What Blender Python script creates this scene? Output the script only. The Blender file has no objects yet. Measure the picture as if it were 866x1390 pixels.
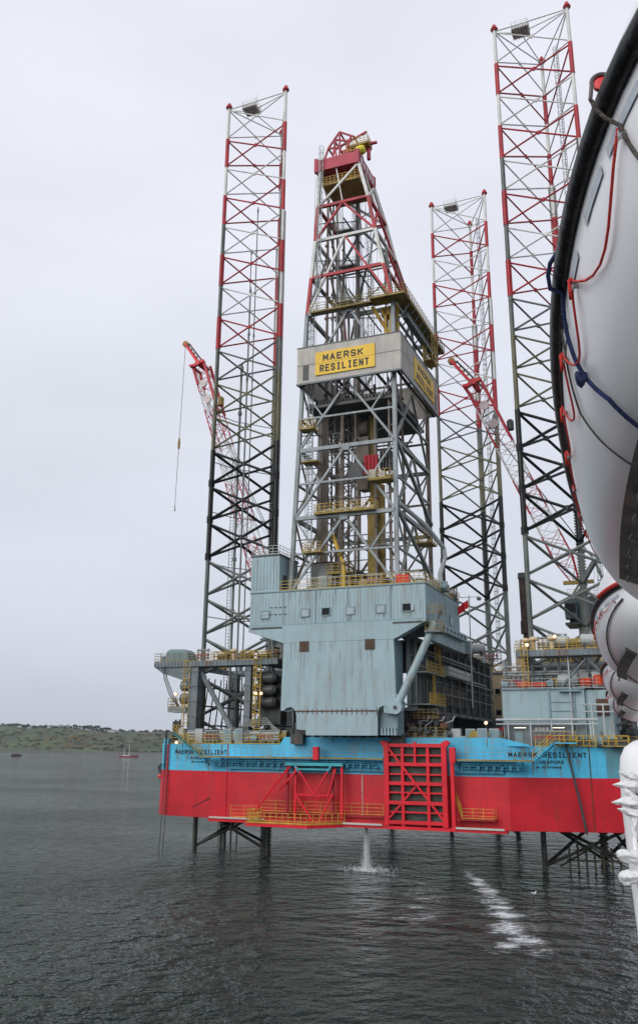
import bpy, math, random
from mathutils import Vector, Matrix
random.seed(7)
SC = bpy.context.scene
COL = SC.collection
PI = math.pi
H = 13.4                       # eye height above the water
# frames: name -> (origin x, origin y, rotation)
FR = {'rig': (11.561, 121.579, math.radians(-22.7509)),
      'ship': (0.0, 0.0, math.radians(-18.0)),
      'world': (0.0, 0.0, 0.0)}
BASE = {}

# ------------------------------------------------------------------ materials
MATS = {}
def mat(name, col, rough=0.6, metal=0.0, var=0.12, vscale=0.35, rust=0.0, rscale=(1.2, 1.2, 0.12), rcol=(0.16, 0.06, 0.02),
        bump=0.0, bscale=3.0, emit=None, estr=0.0, alpha=None, plates=None, spec=0.4, dirt=0.0, trans=0.0):
    m = bpy.data.materials.new(name); m.use_nodes = True
    nt = m.node_tree; N = nt.nodes; L = nt.links
    b = N['Principled BSDF']
    b.inputs['Roughness'].default_value = rough
    b.inputs['Metallic'].default_value = metal
    b.inputs['Specular IOR Level'].default_value = spec
    tc = N.new('ShaderNodeTexCoord')
    cur = N.new('ShaderNodeRGB'); cur.outputs[0].default_value = (*col, 1); out = cur.outputs[0]
    def mix(fac, a, colb, mode='MIX'):
        x = N.new('ShaderNodeMix'); x.data_type = 'RGBA'; x.blend_type = mode
        if isinstance(fac, float): x.inputs[0].default_value = fac
        else: L.new(fac, x.inputs[0])
        L.new(a, x.inputs[6])
        if isinstance(colb, tuple): x.inputs[7].default_value = (*colb, 1)
        else: L.new(colb, x.inputs[7])
        return x.outputs[2]
    def ramp(src, a, c):
        r = N.new('ShaderNodeMapRange'); r.clamp = True
        r.inputs[1].default_value = a; r.inputs[2].default_value = c
        L.new(src, r.inputs[0]); return r.outputs[0]
    def noise(scale, sc3=None, det=4.0, ro=0.6):
        n = N.new('ShaderNodeTexNoise'); n.inputs['Scale'].default_value = scale
        n.inputs['Detail'].default_value = det; n.inputs['Roughness'].default_value = ro
        if sc3:
            mp = N.new('ShaderNodeMapping'); mp.inputs['Scale'].default_value = sc3
            L.new(tc.outputs['Object'], mp.inputs['Vector']); L.new(mp.outputs[0], n.inputs['Vector'])
        else: L.new(tc.outputs['Object'], n.inputs['Vector'])
        return n.outputs['Fac']
    if var > 0:
        n1 = noise(vscale)
        dk = tuple(c * (1 - var * 1.6) for c in col); lt = tuple(min(0.95, c * (1 + var)) for c in col)
        rr = ramp(n1, 0.32, 0.68)
        x = N.new('ShaderNodeMix'); x.data_type = 'RGBA'; L.new(rr, x.inputs[0])
        x.inputs[6].default_value = (*dk, 1); x.inputs[7].default_value = (*lt, 1); out = x.outputs[2]
    if plates:
        bw, bh = plates
        sp = N.new('ShaderNodeSeparateXYZ'); L.new(tc.outputs['Object'], sp.inputs[0])
        cb = N.new('ShaderNodeCombineXYZ'); L.new(sp.outputs[0], cb.inputs[0]); L.new(sp.outputs[2], cb.inputs[1])
        br = N.new('ShaderNodeTexBrick'); L.new(cb.outputs[0], br.inputs['Vector'])
        br.inputs['Scale'].default_value = 1.0; br.inputs['Brick Width'].default_value = bw
        br.inputs['Row Height'].default_value = bh; br.inputs['Mortar Size'].default_value = 0.03
        br.inputs['Color1'].default_value = (1, 1, 1, 1); br.inputs['Color2'].default_value = (0.80, 0.80, 0.80, 1)
        br.inputs['Mortar'].default_value = (0.72, 0.72, 0.72, 1); br.inputs['Bias'].default_value = 0.2
        out = mix(0.75, out, br.outputs['Color'], 'MULTIPLY')
    if dirt > 0:
        n3 = noise(1.0, (1.4, 1.4, 0.16), 6.0, 0.7)
        f = ramp(n3, 0.5, 0.78)
        mm = N.new('ShaderNodeMath'); mm.operation = 'MULTIPLY'; L.new(f, mm.inputs[0]); mm.inputs[1].default_value = dirt
        out = mix(mm.outputs[0], out, tuple(c * 0.35 + 0.012 for c in col))
    if rust > 0:
        n2 = noise(1.0, rscale, 8.0, 0.72)
        f = ramp(n2, 0.60 - 0.12 * rust, 0.74)
        n2b = noise(0.18, None, 2.0)
        f2 = ramp(n2b, 0.42, 0.60)
        mm = N.new('ShaderNodeMath'); mm.operation = 'MULTIPLY'; L.new(f, mm.inputs[0]); L.new(f2, mm.inputs[1])
        out = mix(mm.outputs[0], out, rcol)
    L.new(out, b.inputs['Base Color'])
    if bump > 0:
        nb = noise(bscale)
        bp = N.new('ShaderNodeBump'); bp.inputs['Strength'].default_value = bump; bp.inputs['Distance'].default_value = 0.05
        L.new(nb, bp.inputs['Height']); L.new(bp.outputs[0], b.inputs['Normal'])
    if emit:
        b.inputs['Emission Color'].default_value = (*emit, 1); b.inputs['Emission Strength'].default_value = estr
    MATS[name] = m
    return m

mat('hull_red', (0.57, 0.011, 0.024), 0.45, var=0.16, vscale=0.16, plates=(7.5, 1.55), dirt=0.55, rust=0.3, bump=0.25, bscale=0.5)
mat('hull_blue', (0.085, 0.53, 0.80), 0.45, var=0.12, vscale=0.2, plates=(6.0, 1.7), dirt=0.45, rust=0.8, rscale=(1.5, 1.5, 0.16), rcol=(0.30, 0.17, 0.04))
mat('hull_blue_shade', (0.03, 0.20, 0.30), 0.5, var=0.15, dirt=0.4, rust=0.4)  # hull blue darkened to stand for the shade below the walkway
mat('bright_red', (0.66, 0.008, 0.022), 0.4, var=0.14, dirt=0.35)
mat('dark_red', (0.30, 0.010, 0.018), 0.5, var=0.15, dirt=0.3, rust=0.2)
mat('house_blue', (0.30, 0.415, 0.445), 0.5, var=0.07, vscale=0.2, dirt=0.45, rust=0.75, rscale=(1.1, 1.1, 0.10), rcol=(0.20, 0.12, 0.06))
mat('house_trim', (0.20, 0.30, 0.33), 0.5, var=0.10, dirt=0.3)
mat('steel_blue', (0.29, 0.33, 0.345), 0.5, var=0.18, vscale=0.4, dirt=0.5, rust=0.9, rscale=(1.0, 1.0, 0.2), rcol=(0.09, 0.06, 0.035))
mat('steel_grey', (0.22, 0.235, 0.225), 0.5, var=0.15, vscale=0.5, dirt=0.3, rust=0.4, rscale=(0.8, 0.8, 0.3), rcol=(0.10, 0.07, 0.04))
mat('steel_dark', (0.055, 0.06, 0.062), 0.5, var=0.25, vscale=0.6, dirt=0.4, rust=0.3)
mat('girder_grey', (0.15, 0.18, 0.19), 0.5, var=0.22, vscale=0.5, dirt=0.5, rust=0.7, rscale=(1.0, 1.0, 0.15), rcol=(0.07, 0.05, 0.035))
mat('leg_white', (0.66, 0.66, 0.63), 0.5, var=0.10, vscale=0.5, rust=0.5, rscale=(1, 1, 0.3), rcol=(0.22, 0.17, 0.12))
mat('leg_red', (0.40, 0.018, 0.028), 0.5, var=0.2, vscale=0.5, rust=0.5, rscale=(1, 1, 0.3), rcol=(0.10, 0.02, 0.02))
mat('leg_grey', (0.145, 0.162, 0.152), 0.55, var=0.18, vscale=0.5, rust=0.6, rscale=(0.7, 0.7, 0.3), rcol=(0.10, 0.075, 0.045))
mat('leg_olive', (0.165, 0.165, 0.105), 0.6, var=0.2, vscale=0.5, rust=0.8, rscale=(0.7, 0.7, 0.3), rcol=(0.13, 0.075, 0.035))
mat('leg_black', (0.012, 0.013, 0.014), 0.45, var=0.2, vscale=0.5, rust=0.2, rcol=(0.05, 0.04, 0.03))
mat('leg_wet', (0.085, 0.090, 0.074), 0.4, var=0.3, vscale=0.6, rust=0.4)
mat('wall_white', (0.51, 0.49, 0.45), 0.55, var=0.08, dirt=0.3, rust=0.5, rscale=(2.0, 2.0, 0.12), rcol=(0.17, 0.13, 0.09))
mat('sign_yellow', (0.78, 0.50, 0.03), 0.5, var=0.05, dirt=0.1)
mat('letter_black', (0.012, 0.012, 0.014), 0.5, var=0.0)
mat('frame_blue', (0.15, 0.19, 0.21), 0.5, var=0.2, vscale=0.5, dirt=0.5, rust=0.9)
mat('rail_yellow', (0.53, 0.35, 0.045), 0.5, var=0.2, vscale=0.8, rust=0.5, rscale=(1, 1, 0.4))
mat('rail_ochre', (0.34, 0.25, 0.10), 0.55, var=0.2, rust=0.6)
mat('deck_pale', (0.72, 0.70, 0.66), 0.7, var=0.1)
mat('rail_grey', (0.42, 0.45, 0.45), 0.5, var=0.15)
mat('yellow_dirty', (0.30, 0.21, 0.04), 0.55, var=0.25, vscale=0.7, rust=0.6, rscale=(1, 1, 0.3))
mat('deck_dark', (0.05, 0.06, 0.06), 0.7, var=0.25)
mat('deck_green', (0.06, 0.11, 0.10), 0.7, var=0.25)
mat('stair_teal', (0.02, 0.22, 0.23), 0.5, var=0.12)
mat('rust_brown', (0.12, 0.055, 0.03), 0.75, var=0.3, vscale=1.0)
mat('pipe_brown', (0.19, 0.155, 0.125), 0.55, var=0.25)
mat('vent_brown', (0.10, 0.08, 0.06), 0.7, var=0.2)
mat('cream', (0.60, 0.47, 0.30), 0.6, var=0.06, dirt=0.25, rust=0.3)
mat('white_paint', (0.78, 0.79, 0.80), 0.35, var=0.03, vscale=0.8, dirt=0.08)
mat('boat_white', (0.87, 0.885, 0.91), 0.28, var=0.03, vscale=0.9, dirt=0.06, bump=0.12, bscale=1.2, spec=0.5)
mat('tape_grey', (0.42, 0.47, 0.52), 0.35, var=0.15, vscale=6.0)
mat('fender_black', (0.012, 0.012, 0.013), 0.42, var=0.4, vscale=8.0, rust=0.25, rscale=(8, 8, 8), rcol=(0.10, 0.09, 0.07), bump=0.3, bscale=8.0)
mat('rope_red', (0.60, 0.035, 0.025), 0.7, var=0.15, vscale=20.0, bump=0.6, bscale=60.0)
mat('rope_blue', (0.012, 0.025, 0.10), 0.7, var=0.2, vscale=20.0, bump=0.6, bscale=60.0)
mat('rope_grey', (0.11, 0.095, 0.08), 0.8, var=0.25, vscale=30.0, bump=0.8, bscale=80.0)
mat('cradle_grey', (0.11, 0.10, 0.095), 0.6, var=0.3, vscale=4.0, rust=0.4, rscale=(4, 4, 4))
mat('canvas_white', (0.78, 0.79, 0.81), 0.8, var=0.06, vscale=9.0, bump=0.7, bscale=22.0)
mat('chrome', (0.5, 0.5, 0.5), 0.25, metal=1.0, var=0.0)
mat('window_dark', (0.010, 0.012, 0.014), 0.5, var=0.0, spec=0.12)
mat('glass_pale', (0.22, 0.30, 0.33), 0.15, var=0.1, vscale=1.0, spec=0.6)
mat('orange', (0.60, 0.06, 0.015), 0.45, var=0.08)
mat('warm_lamp', (0.9, 0.7, 0.5), 0.5, var=0.0, emit=(1.0, 0.50, 0.20), estr=4.0)
mat('white_lamp', (0.9, 0.9, 0.85), 0.5, var=0.0, emit=(1.0, 0.90, 0.70), estr=0.9)
mat('concrete', (0.3, 0.3, 0.28), 0.8)
mat('gull_white', (0.8, 0.8, 0.8), 0.7, var=0.1)
mat('gull_grey', (0.3, 0.32, 0.34), 0.7, var=0.1)
mat('gull_beak', (0.7, 0.45, 0.05), 0.6, var=0.0)
mat('boat_brown', (0.06, 0.035, 0.025), 0.7, var=0.3)
mat('roof_slate', (0.10, 0.10, 0.11), 0.7, var=0.2)

# ------------------------------------------------------------------ mesh builder
class MB:
    def __init__(s): s.v = []; s.f = []; s.m = []; s.mi = 0; s.smooth = False
    def add(s, vs, fs):
        o = len(s.v); s.v += [tuple(p) for p in vs]
        for f in fs: s.f.append(tuple(o + i for i in f)); s.m.append(s.mi)
    def box(s, x0, x1, y0, y1, z0, z1):
        if x1 < x0: x0, x1 = x1, x0
        if y1 < y0: y0, y1 = y1, y0
        if z1 < z0: z0, z1 = z1, z0
        s.add([(x0,y0,z0),(x1,y0,z0),(x1,y1,z0),(x0,y1,z0),(x0,y0,z1),(x1,y0,z1),(x1,y1,z1),(x0,y1,z1)],
              [(0,3,2,1),(4,5,6,7),(0,1,5,4),(1,2,6,5),(2,3,7,6),(3,0,4,7)])
        return s
    def cbox(s, x, y, z, a, b, c): return s.box(x-a/2, x+a/2, y-b/2, y+b/2, z, z+c)
    def tube(s, p, q, r, n=6, r2=None, cap=True):
        p = Vector(p); q = Vector(q); d = q - p
        if d.length < 1e-6: return s
        d.normalize(); a = d.cross(Vector((0,0,1)))
        if a.length < 1e-3: a = Vector((1,0,0))
        a.normalize(); b = d.cross(a)
        r2 = r if r2 is None else r2
        ph = PI/n if n == 4 else 0
        c = [(math.cos(2*PI*i/n+ph), math.sin(2*PI*i/n+ph)) for i in range(n)]
        vs = [p + a*(r*x) + b*(r*y) for x, y in c] + [q + a*(r2*x) + b*(r2*y) for x, y in c]
        fs = [(i, (i+1) % n, n+(i+1) % n, n+i) for i in range(n)]
        if cap: fs += [tuple(range(n-1, -1, -1)), tuple(range(n, 2*n))]
        s.add(vs, fs); return s
    def beam(s, p, q, w): return s.tube(p, q, w*0.7071, 4)
    def path(s, pts, r, n=6):
        P = [Vector(p) for p in pts]; m = len(P); rings = []
        a = None
        for i in range(m):
            d = (P[min(i+1, m-1)] - P[max(i-1, 0)])
            if d.length < 1e-9: d = Vector((0,0,1))
            d.normalize()
            if a is None:
                a = d.cross(Vector((0,0,1)))
                if a.length < 1e-3: a = Vector((1,0,0))
            else: a = a - d*a.dot(d)
            if a.length < 1e-6: a = d.orthogonal()
            a.normalize(); b = d.cross(a)
            rr = r[i] if isinstance(r, (list, tuple)) else r
            rings.append([P[i] + a*(rr*math.cos(2*PI*k/n)) + b*(rr*math.sin(2*PI*k/n)) for k in range(n)])
        vs = [v for R_ in rings for v in R_]; fs = []
        for i in range(m-1):
            for k in range(n):
                fs.append((i*n+k, i*n+(k+1) % n, (i+1)*n+(k+1) % n, (i+1)*n+k))
        fs += [tuple(range(n-1, -1, -1)), tuple(range((m-1)*n, m*n))]
        s.add(vs, fs); return s
    def prism(s, poly, ax, a, b):
        """poly in the two axes other than ax ('x': (y,z), 'y': (x,z), 'z': (x,y)), extruded from a to b"""
        def P(q, t):
            return {'x': (t, q[0], q[1]), 'y': (q[0], t, q[1]), 'z': (q[0], q[1], t)}[ax]
        n = len(poly)
        s.add([P(q, a) for q in poly] + [P(q, b) for q in poly],
              [tuple(range(n-1, -1, -1)), tuple(range(n, 2*n))] + [(i, (i+1) % n, n+(i+1) % n, n+i) for i in range(n)])
        return s
    def lathe(s, c, prof, n=12, ax='z'):
        """prof: list of (r, h)"""
        vs = []; 
        for r, h in prof:
            for k in range(n):
                x, y = r*math.cos(2*PI*k/n), r*math.sin(2*PI*k/n)
                q = {'z': (x, y, h), 'x': (h, x, y), 'y': (x, h, y)}[ax]
                vs.append((c[0]+q[0], c[1]+q[1], c[2]+q[2]))
        fs = [((i*n+k), (i*n+(k+1) % n), ((i+1)*n+(k+1) % n), ((i+1)*n+k)) for i in range(len(prof)-1) for k in range(n)]
        fs += [tuple(range(n-1, -1, -1)), tuple(range((len(prof)-1)*n, len(prof)*n))]
        s.add(vs, fs); return s
    def ball(s, c, r, n=8):
        return s.lathe(c, [(r*math.sin(PI*i/6)+1e-3, -r*math.cos(PI*i/6)) for i in range(7)], n)
    def rail(s, pts, h=1.15, sp=1.6, r=0.032, rails=3, toe=True):
        for a, b in zip(pts[:-1], pts[1:]):
            a = Vector(a); b = Vector(b); n = max(1, int((b-a).length/sp))
            for i in range(n+1):
                p = a.lerp(b, i/n); s.tube(p, p+Vector((0,0,h)), r*.85, 4, cap=False)
            for k in range(rails):
                z = Vector((0,0,h*(k+1)/rails)); s.tube(a+z, b+z, r*.85, 4, cap=False)
            if toe:
                z = Vector((0,0,0.1)); s.tube(a+z, b+z, r*1.3, 4, cap=False)
        return s
    def ladder(s, p, q, w=0.5, side=(1,0,0), r=0.035, cage=False, rung=0.4):
        p = Vector(p); q = Vector(q); sd = Vector(side)*w/2
        s.tube(p-sd, q-sd, r, 4, cap=False); s.tube(p+sd, q+sd, r, 4, cap=False)
        n = int((q-p).length/rung)
        for i in range(1, n): 
            c = p.lerp(q, i/n); s.tube(c-sd, c+sd, r*0.8, 4, cap=False)
        if cage:
            out = Vector((0,0,1)).cross(Vector(side)).normalized()
            if out.y > 0: out = -out
            m = max(2, int((q-p).length/1.1))
            for i in range(m+1):
                c = p.lerp(q, i/m)
                if c.z < p.z+1.8: continue
                s.path([c-sd, c-sd*1.3+out*0.4, c+out*0.7, c+sd*1.3+out*0.4, c+sd], r*0.9, 4)
            for sg in (-1.3, 0, 1.3):
                o = out*(0.7 if sg == 0 else 0.4)
                s.tube(p+Vector((0,0,1.8))+sd*sg+o, q+sd*sg+o, r*0.8, 4, cap=False)
        return s
    def stairs(s, p, q, w, side, n=None):
        p = Vector(p); q = Vector(q); sd = Vector(side)*w/2
        for g in (-1, 1): s.beam(p+sd*g, q+sd*g, 0.16)
        n = n or int(abs(q.z-p.z)/0.22)
        for i in range(1, n):
            c = p.lerp(q, i/n); s.beam(c-sd, c+sd, 0.12)
        return s
    def mesh(s, name, mats, base, smooth=False):
        me = bpy.data.meshes.new(name)
        bx, by, bz = base
        me.from_pydata([(x-bx, y-by, z-bz) for x, y, z in s.v], [], s.f)
        for m in mats: me.materials.append(MATS[m])
        if len(mats) > 1: me.polygons.foreach_set('material_index', s.m)
        if smooth: me.polygons.foreach_set('use_smooth', [True]*len(me.polygons))
        me.update()
        return me
    def part(s, name, mats, parent, label=None, smooth=False):
        if isinstance(mats, str): mats = [mats]
        b = BASE[parent.name]
        o = bpy.data.objects.new(name, s.mesh(name, mats, b, smooth)); COL.objects.link(o)
        o.parent = parent; BASE[o.name] = b
        if label: o['label'] = label
        return o
    def thing(s, name, mats, label, cat, base=None, group=None, frame='rig', smooth=False, kind=None):
        if isinstance(mats, str): mats = [mats]
        if base is None:
            xs = [p[0] for p in s.v]; ys = [p[1] for p in s.v]; zs = [p[2] for p in s.v]
            base = ((min(xs)+max(xs))/2, (min(ys)+max(ys))/2, min(zs))
        o = bpy.data.objects.new(name, s.mesh(name, mats, base, smooth)); COL.objects.link(o)
        place(o, base, frame); BASE[o.name] = base
        tag(o, label, cat, group, kind)
        return o

def w3(p, frame='rig'):
    ox, oy, a = FR[frame]; c, s = math.cos(a), math.sin(a)
    return Vector((ox + p[0]*c - p[1]*s, oy + p[0]*s + p[1]*c, p[2]))
def place(o, base, frame='rig', rz=0.0):
    o.location = w3(base, frame); o.rotation_euler = (0, 0, FR[frame][2] + rz)
def tag(o, label, cat, group=None, kind=None):
    if label: o['label'] = label
    if cat: o['category'] = cat
    if group: o['group'] = group
    if kind: o['kind'] = kind
def T(name, label, cat, base, group=None, frame='rig'):
    o = bpy.data.objects.new(name, None); COL.objects.link(o); o.empty_display_size = 0.3
    place(o, base, frame); BASE[o.name] = base
    tag(o, label, cat, group); return o
def kids(o): return [c for c in ALLK.get(o.name, [])]
def children_of(o): return [c for c in bpy.data.objects if c.parent == o]
def copy_tree(o, parent=None):
    ch = children_of(o)
    c = o.copy(); COL.objects.link(c)
    if parent is not None: c.parent = parent
    if o.name in BASE: BASE[c.name] = BASE[o.name]
    for k in ch: copy_tree(k, c)
    return c
def dup(o, base, label, frame='rig', rz=0.0, group=None):
    c = copy_tree(o); place(c, base, frame, rz)
    c['label'] = label
    if group: c['group'] = group
    return c

STROKES = {'A': [[(0,0),(.5,1),(1,0)],[(.2,.33),(.8,.33)]], 'E': [[(1,0),(0,0),(0,1),(1,1)],[(0,.52),(.82,.52)]], 'G': [[(.95,.8),(.75,1),(.25,1),(0,.75),(0,.25),(.25,0),(.75,0),(1,.25),(1,.47),(.55,.47)]],
 'I': [[(.5,0),(.5,1)],[(.2,0),(.8,0)],[(.2,1),(.8,1)]], 'K': [[(0,0),(0,1)],[(1,1),(0,.42)],[(.35,.62),(1,0)]], 'L': [[(0,1),(0,0),(.95,0)]], 'M': [[(0,0),(0,1),(.5,.30),(1,1),(1,0)]], 'N': [[(0,0),(0,1),(1,0),(1,1)]],
 'O': [[(.28,0),(.72,0),(1,.28),(1,.72),(.72,1),(.28,1),(0,.72),(0,.28),(.28,0)]], 'P': [[(0,0),(0,1),(.75,1),(1,.85),(1,.6),(.75,.46),(0,.46)]], 'R': [[(0,0),(0,1),(.75,1),(1,.86),(1,.62),(.75,.48),(0,.48)],[(.5,.48),(1,0)]],
 'S': [[(1,.82),(.78,1),(.22,1),(0,.82),(0,.66),(.2,.54),(.8,.46),(1,.34),(1,.18),(.78,0),(.22,0),(0,.18)]], 'T': [[(.5,0),(.5,1)],[(0,1),(1,1)]],
 '0': [[(.28,0),(.72,0),(1,.28),(1,.72),(.72,1),(.28,1),(0,.72),(0,.28),(.28,0)]], '6': [[(.9,1),(.3,1),(0,.6),(0,.2),(.25,0),(.75,0),(1,.2),(1,.38),(.75,.55),(0,.5)]], '7': [[(0,1),(1,1),(.4,0)]],
 '8': [[(.25,.52),(0,.3),(.2,0),(.8,0),(1,.3),(.75,.52),(.25,.52),(.05,.75),(.25,1),(.75,1),(.95,.75),(.75,.52)]], '9': [[(.1,0),(.7,0),(1,.4),(1,.8),(.75,1),(.25,1),(0,.8),(0,.62),(.25,.45),(1,.5)]]}
def text_mb(txt, O, ux, uz, nrm, width, height, depth=0.03, bold=0.012):
    """block lettering whose baseline-left corner is O, running along ux, up along uz"""
    O = Vector(O); ux = Vector(ux); uz = Vector(uz); nrm = Vector(nrm); mb = MB()
    n = len(txt); cw = width/(n-0.3); lw = cw*0.77; th = height*0.19; k = 0
    for i, ch in enumerate(txt):
        for pl in STROKES.get(ch, []):
            P = [(i*cw+th/2+x*(lw-th), th/2+y*(height-th)) for x, y in pl]
            for (ax, ay), (bx, by) in zip(P[:-1], P[1:]):
                d = math.hypot(bx-ax, by-ay); tx, ty = (bx-ax)/d, (by-ay)/d; e = th*0.32; h = th/2
                q = [(ax-tx*e-ty*h, ay-ty*e+tx*h), (ax-tx*e+ty*h, ay-ty*e-tx*h), (bx+tx*e+ty*h, by+ty*e-tx*h), (bx+tx*e-ty*h, by+ty*e+tx*h)]
                k += 1; t = depth+0.0004*(k % 7)
                mb.add([O+ux*a+uz*b for a, b in q]+[O+ux*a+uz*b+nrm*t for a, b in q], [(4,5,6,7),(0,1,5,4),(1,2,6,5),(2,3,7,6),(3,0,4,7)])
    return mb
mat('rust_stain', (0.10, 0.34, 0.42), 0.6, var=0.2, dirt=0.4, rust=1.6, rscale=(2.5, 2.5, 0.25), rcol=(0.20, 0.10, 0.03))
mat('scuff', (0.12, 0.012, 0.02), 0.7, var=0.4, vscale=3.0)
mat('rust_run', (0.25, 0.155, 0.045), 0.7, var=0.4, vscale=3.0)
mat('panel_dark', (0.055, 0.075, 0.062), 0.7, var=0.35, vscale=0.6, rust=1.0, rscale=(1.5, 1.5, 0.3), rcol=(0.10, 0.06, 0.03), dirt=0.4)
mat('hull_blue2', (0.05, 0.36, 0.42), 0.5, var=0.15, dirt=0.4)
mat('stain_pale', (0.25, 0.285, 0.27), 0.7, var=0.3, vscale=2.0)
mat('crown_red', (0.42, 0.022, 0.055), 0.5, var=0.12, dirt=0.25)
mat('yellow_bright', (0.70, 0.62, 0.03), 0.5, var=0.1)
mat('yellow_handler', (0.42, 0.27, 0.03), 0.5, var=0.3, rust=0.5, dirt=0.5)
mat('rust_dark', (0.085, 0.06, 0.048), 0.7, var=0.3, rust=0.8, dirt=0.4)
mat('rust_stack', (0.045, 0.030, 0.026), 0.7, var=0.4, vscale=1.0, rust=0.9)
mat('flag_cloth', (0.62, 0.02, 0.03), 0.8, var=0.1)
mat('crane_red', (0.46, 0.014, 0.03), 0.5, var=0.15)
mat('rope_steel', (0.16, 0.17, 0.18), 0.6, var=0.1)
mat('crane_white', (0.6, 0.5, 0.5), 0.5, var=0.2)
mat('crane_house', (0.05, 0.075, 0.085), 0.55, var=0.2)
mat('leg_weed', (0.13, 0.125, 0.085), 0.6, var=0.3, rust=0.6)
mat('tree_dark', (0.020, 0.030, 0.016), 0.9, var=0.3, vscale=0.1)
mat('tree_mid', (0.034, 0.048, 0.022), 0.9, var=0.3, vscale=0.1)
mat('gorse_yellow', (0.24, 0.15, 0.02), 0.9, var=0.4, vscale=0.1)
mat('trunk_bark', (0.05, 0.04, 0.03), 0.9)
mat('house_wall', (0.50, 0.50, 0.48), 0.8, var=0.05)
mat('boat_red', (0.33, 0.03, 0.035), 0.6, var=0.2)
mat('spray_white', (0.80, 0.84, 0.86), 0.6, var=0.0); mat('spray_grey', (0.62, 0.66, 0.68), 0.6, var=0.0)
mat('red_gloss', (0.75, 0.02, 0.03), 0.35, var=0.05)
# ------------------------------------------------------------------ camera, sky, light
def setup():
    f, th, ro = 1194.25, 0.298366, 0.0098066
    cam = bpy.data.cameras.new('camera'); co = bpy.data.objects.new('camera', cam); COL.objects.link(co)
    cam.sensor_fit = 'VERTICAL'; cam.sensor_height = 24.0; cam.sensor_width = 24.0
    cam.lens = 24.0*f/1390.0
    cam.shift_y = -45.0/1390.0
    cam.clip_start = 0.05; cam.clip_end = 20000
    F = Vector((0, math.cos(th), math.sin(th))); V = Vector((0, -math.sin(th), math.cos(th))); X = Vector((1, 0, 0))
    c, s = math.cos(ro), math.sin(ro)
    R = X*c + V*s; U = V*c - X*s
    m = Matrix((( R.x, U.x, -F.x, 0), (R.y, U.y, -F.y, 0), (R.z, U.z, -F.z, H), (0, 0, 0, 1)))
    co.matrix_world = m
    SC.camera = co
    w = bpy.data.worlds.new('World'); SC.world = w; w.use_nodes = True
    nt = w.node_tree; N = nt.nodes; L = nt.links
    bg = N['Background']
    sky = N.new('ShaderNodeTexSky'); sky.sky_type = 'NISHITA'; sky.sun_disc = False
    sky.sun_elevation = math.radians(32); sky.sun_rotation = math.radians(226); sky.dust_density = 3.0; sky.air_density = 1.5
    # overcast layer mixed over the sky: paler overhead, greyer towards the horizon, faint cloud mottling
    tc = N.new('ShaderNodeTexCoord'); sp = N.new('ShaderNodeSeparateXYZ'); L.new(tc.outputs['Generated'], sp.inputs[0])
    cr = N.new('ShaderNodeValToRGB'); L.new(sp.outputs[2], cr.inputs[0])
    e = cr.color_ramp.elements
    e[0].position = 0.0; e[0].color = (0.555, 0.605, 0.685, 1)
    e[1].position = 0.62; e[1].color = (0.80, 0.815, 0.90, 1)
    k = cr.color_ramp.elements.new(0.12); k.color = (0.63, 0.67, 0.755, 1)
    k = cr.color_ramp.elements.new(0.38); k.color = (0.75, 0.78, 0.87, 1)
    mp = N.new('ShaderNodeMapping'); mp.inputs['Scale'].default_value = (1.2, 1.2, 3.5); L.new(tc.outputs['Generated'], mp.inputs[0])
    nz = N.new('ShaderNodeTexNoise'); nz.inputs['Scale'].default_value = 1.6; nz.inputs['Detail'].default_value = 3.0
    L.new(mp.outputs[0], nz.inputs['Vector'])
    mr = N.new('ShaderNodeMapRange'); L.new(nz.outputs['Fac'], mr.inputs[0])
    mr.inputs[1].default_value = 0.3; mr.inputs[2].default_value = 0.7; mr.inputs[3].default_value = 9.7; mr.inputs[4].default_value = 11.1
    sc = N.new('ShaderNodeVectorMath'); sc.operation = 'SCALE'; L.new(cr.outputs[0], sc.inputs[0]); L.new(mr.outputs[0], sc.inputs['Scale'])
    mx = N.new('ShaderNodeMix'); mx.data_type = 'RGBA'; mx.inputs[0].default_value = 0.96
    L.new(sky.outputs[0], mx.inputs[6]); L.new(sc.outputs[0], mx.inputs[7]); L.new(mx.outputs[2], bg.inputs[0])
    bg.inputs[1].default_value = 0.079
    sun = bpy.data.lights.new('sun', 'SUN'); sun.energy = 1.5; sun.angle = math.radians(50); sun.color = (1, 0.97, 0.93)
    so = bpy.data.objects.new('sun', sun); COL.objects.link(so)
    el, az = math.radians(32), math.radians(226)   # azimuth clockwise from +Y
    d = Vector((math.sin(az)*math.cos(el), math.cos(az)*math.cos(el), math.sin(el)))
    so.rotation_euler = d.to_track_quat('Z', 'Y').to_euler(); so.location = (0, 0, 300)
    vs = SC.view_settings; vs.view_transform = 'Standard'; vs.look = 'None'; vs.gamma = 1; vs.use_curve_mapping = False; vs.exposure = 0.35
    SC.cycles.use_adaptive_sampling = True; SC.cycles.adaptive_threshold = 0.02
    SC.cycles.use_denoising = True
    SC.cycles.max_bounces = 6; SC.cycles.transparent_max_bounces = 16; SC.cycles.diffuse_bounces = 3
setup()

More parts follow.
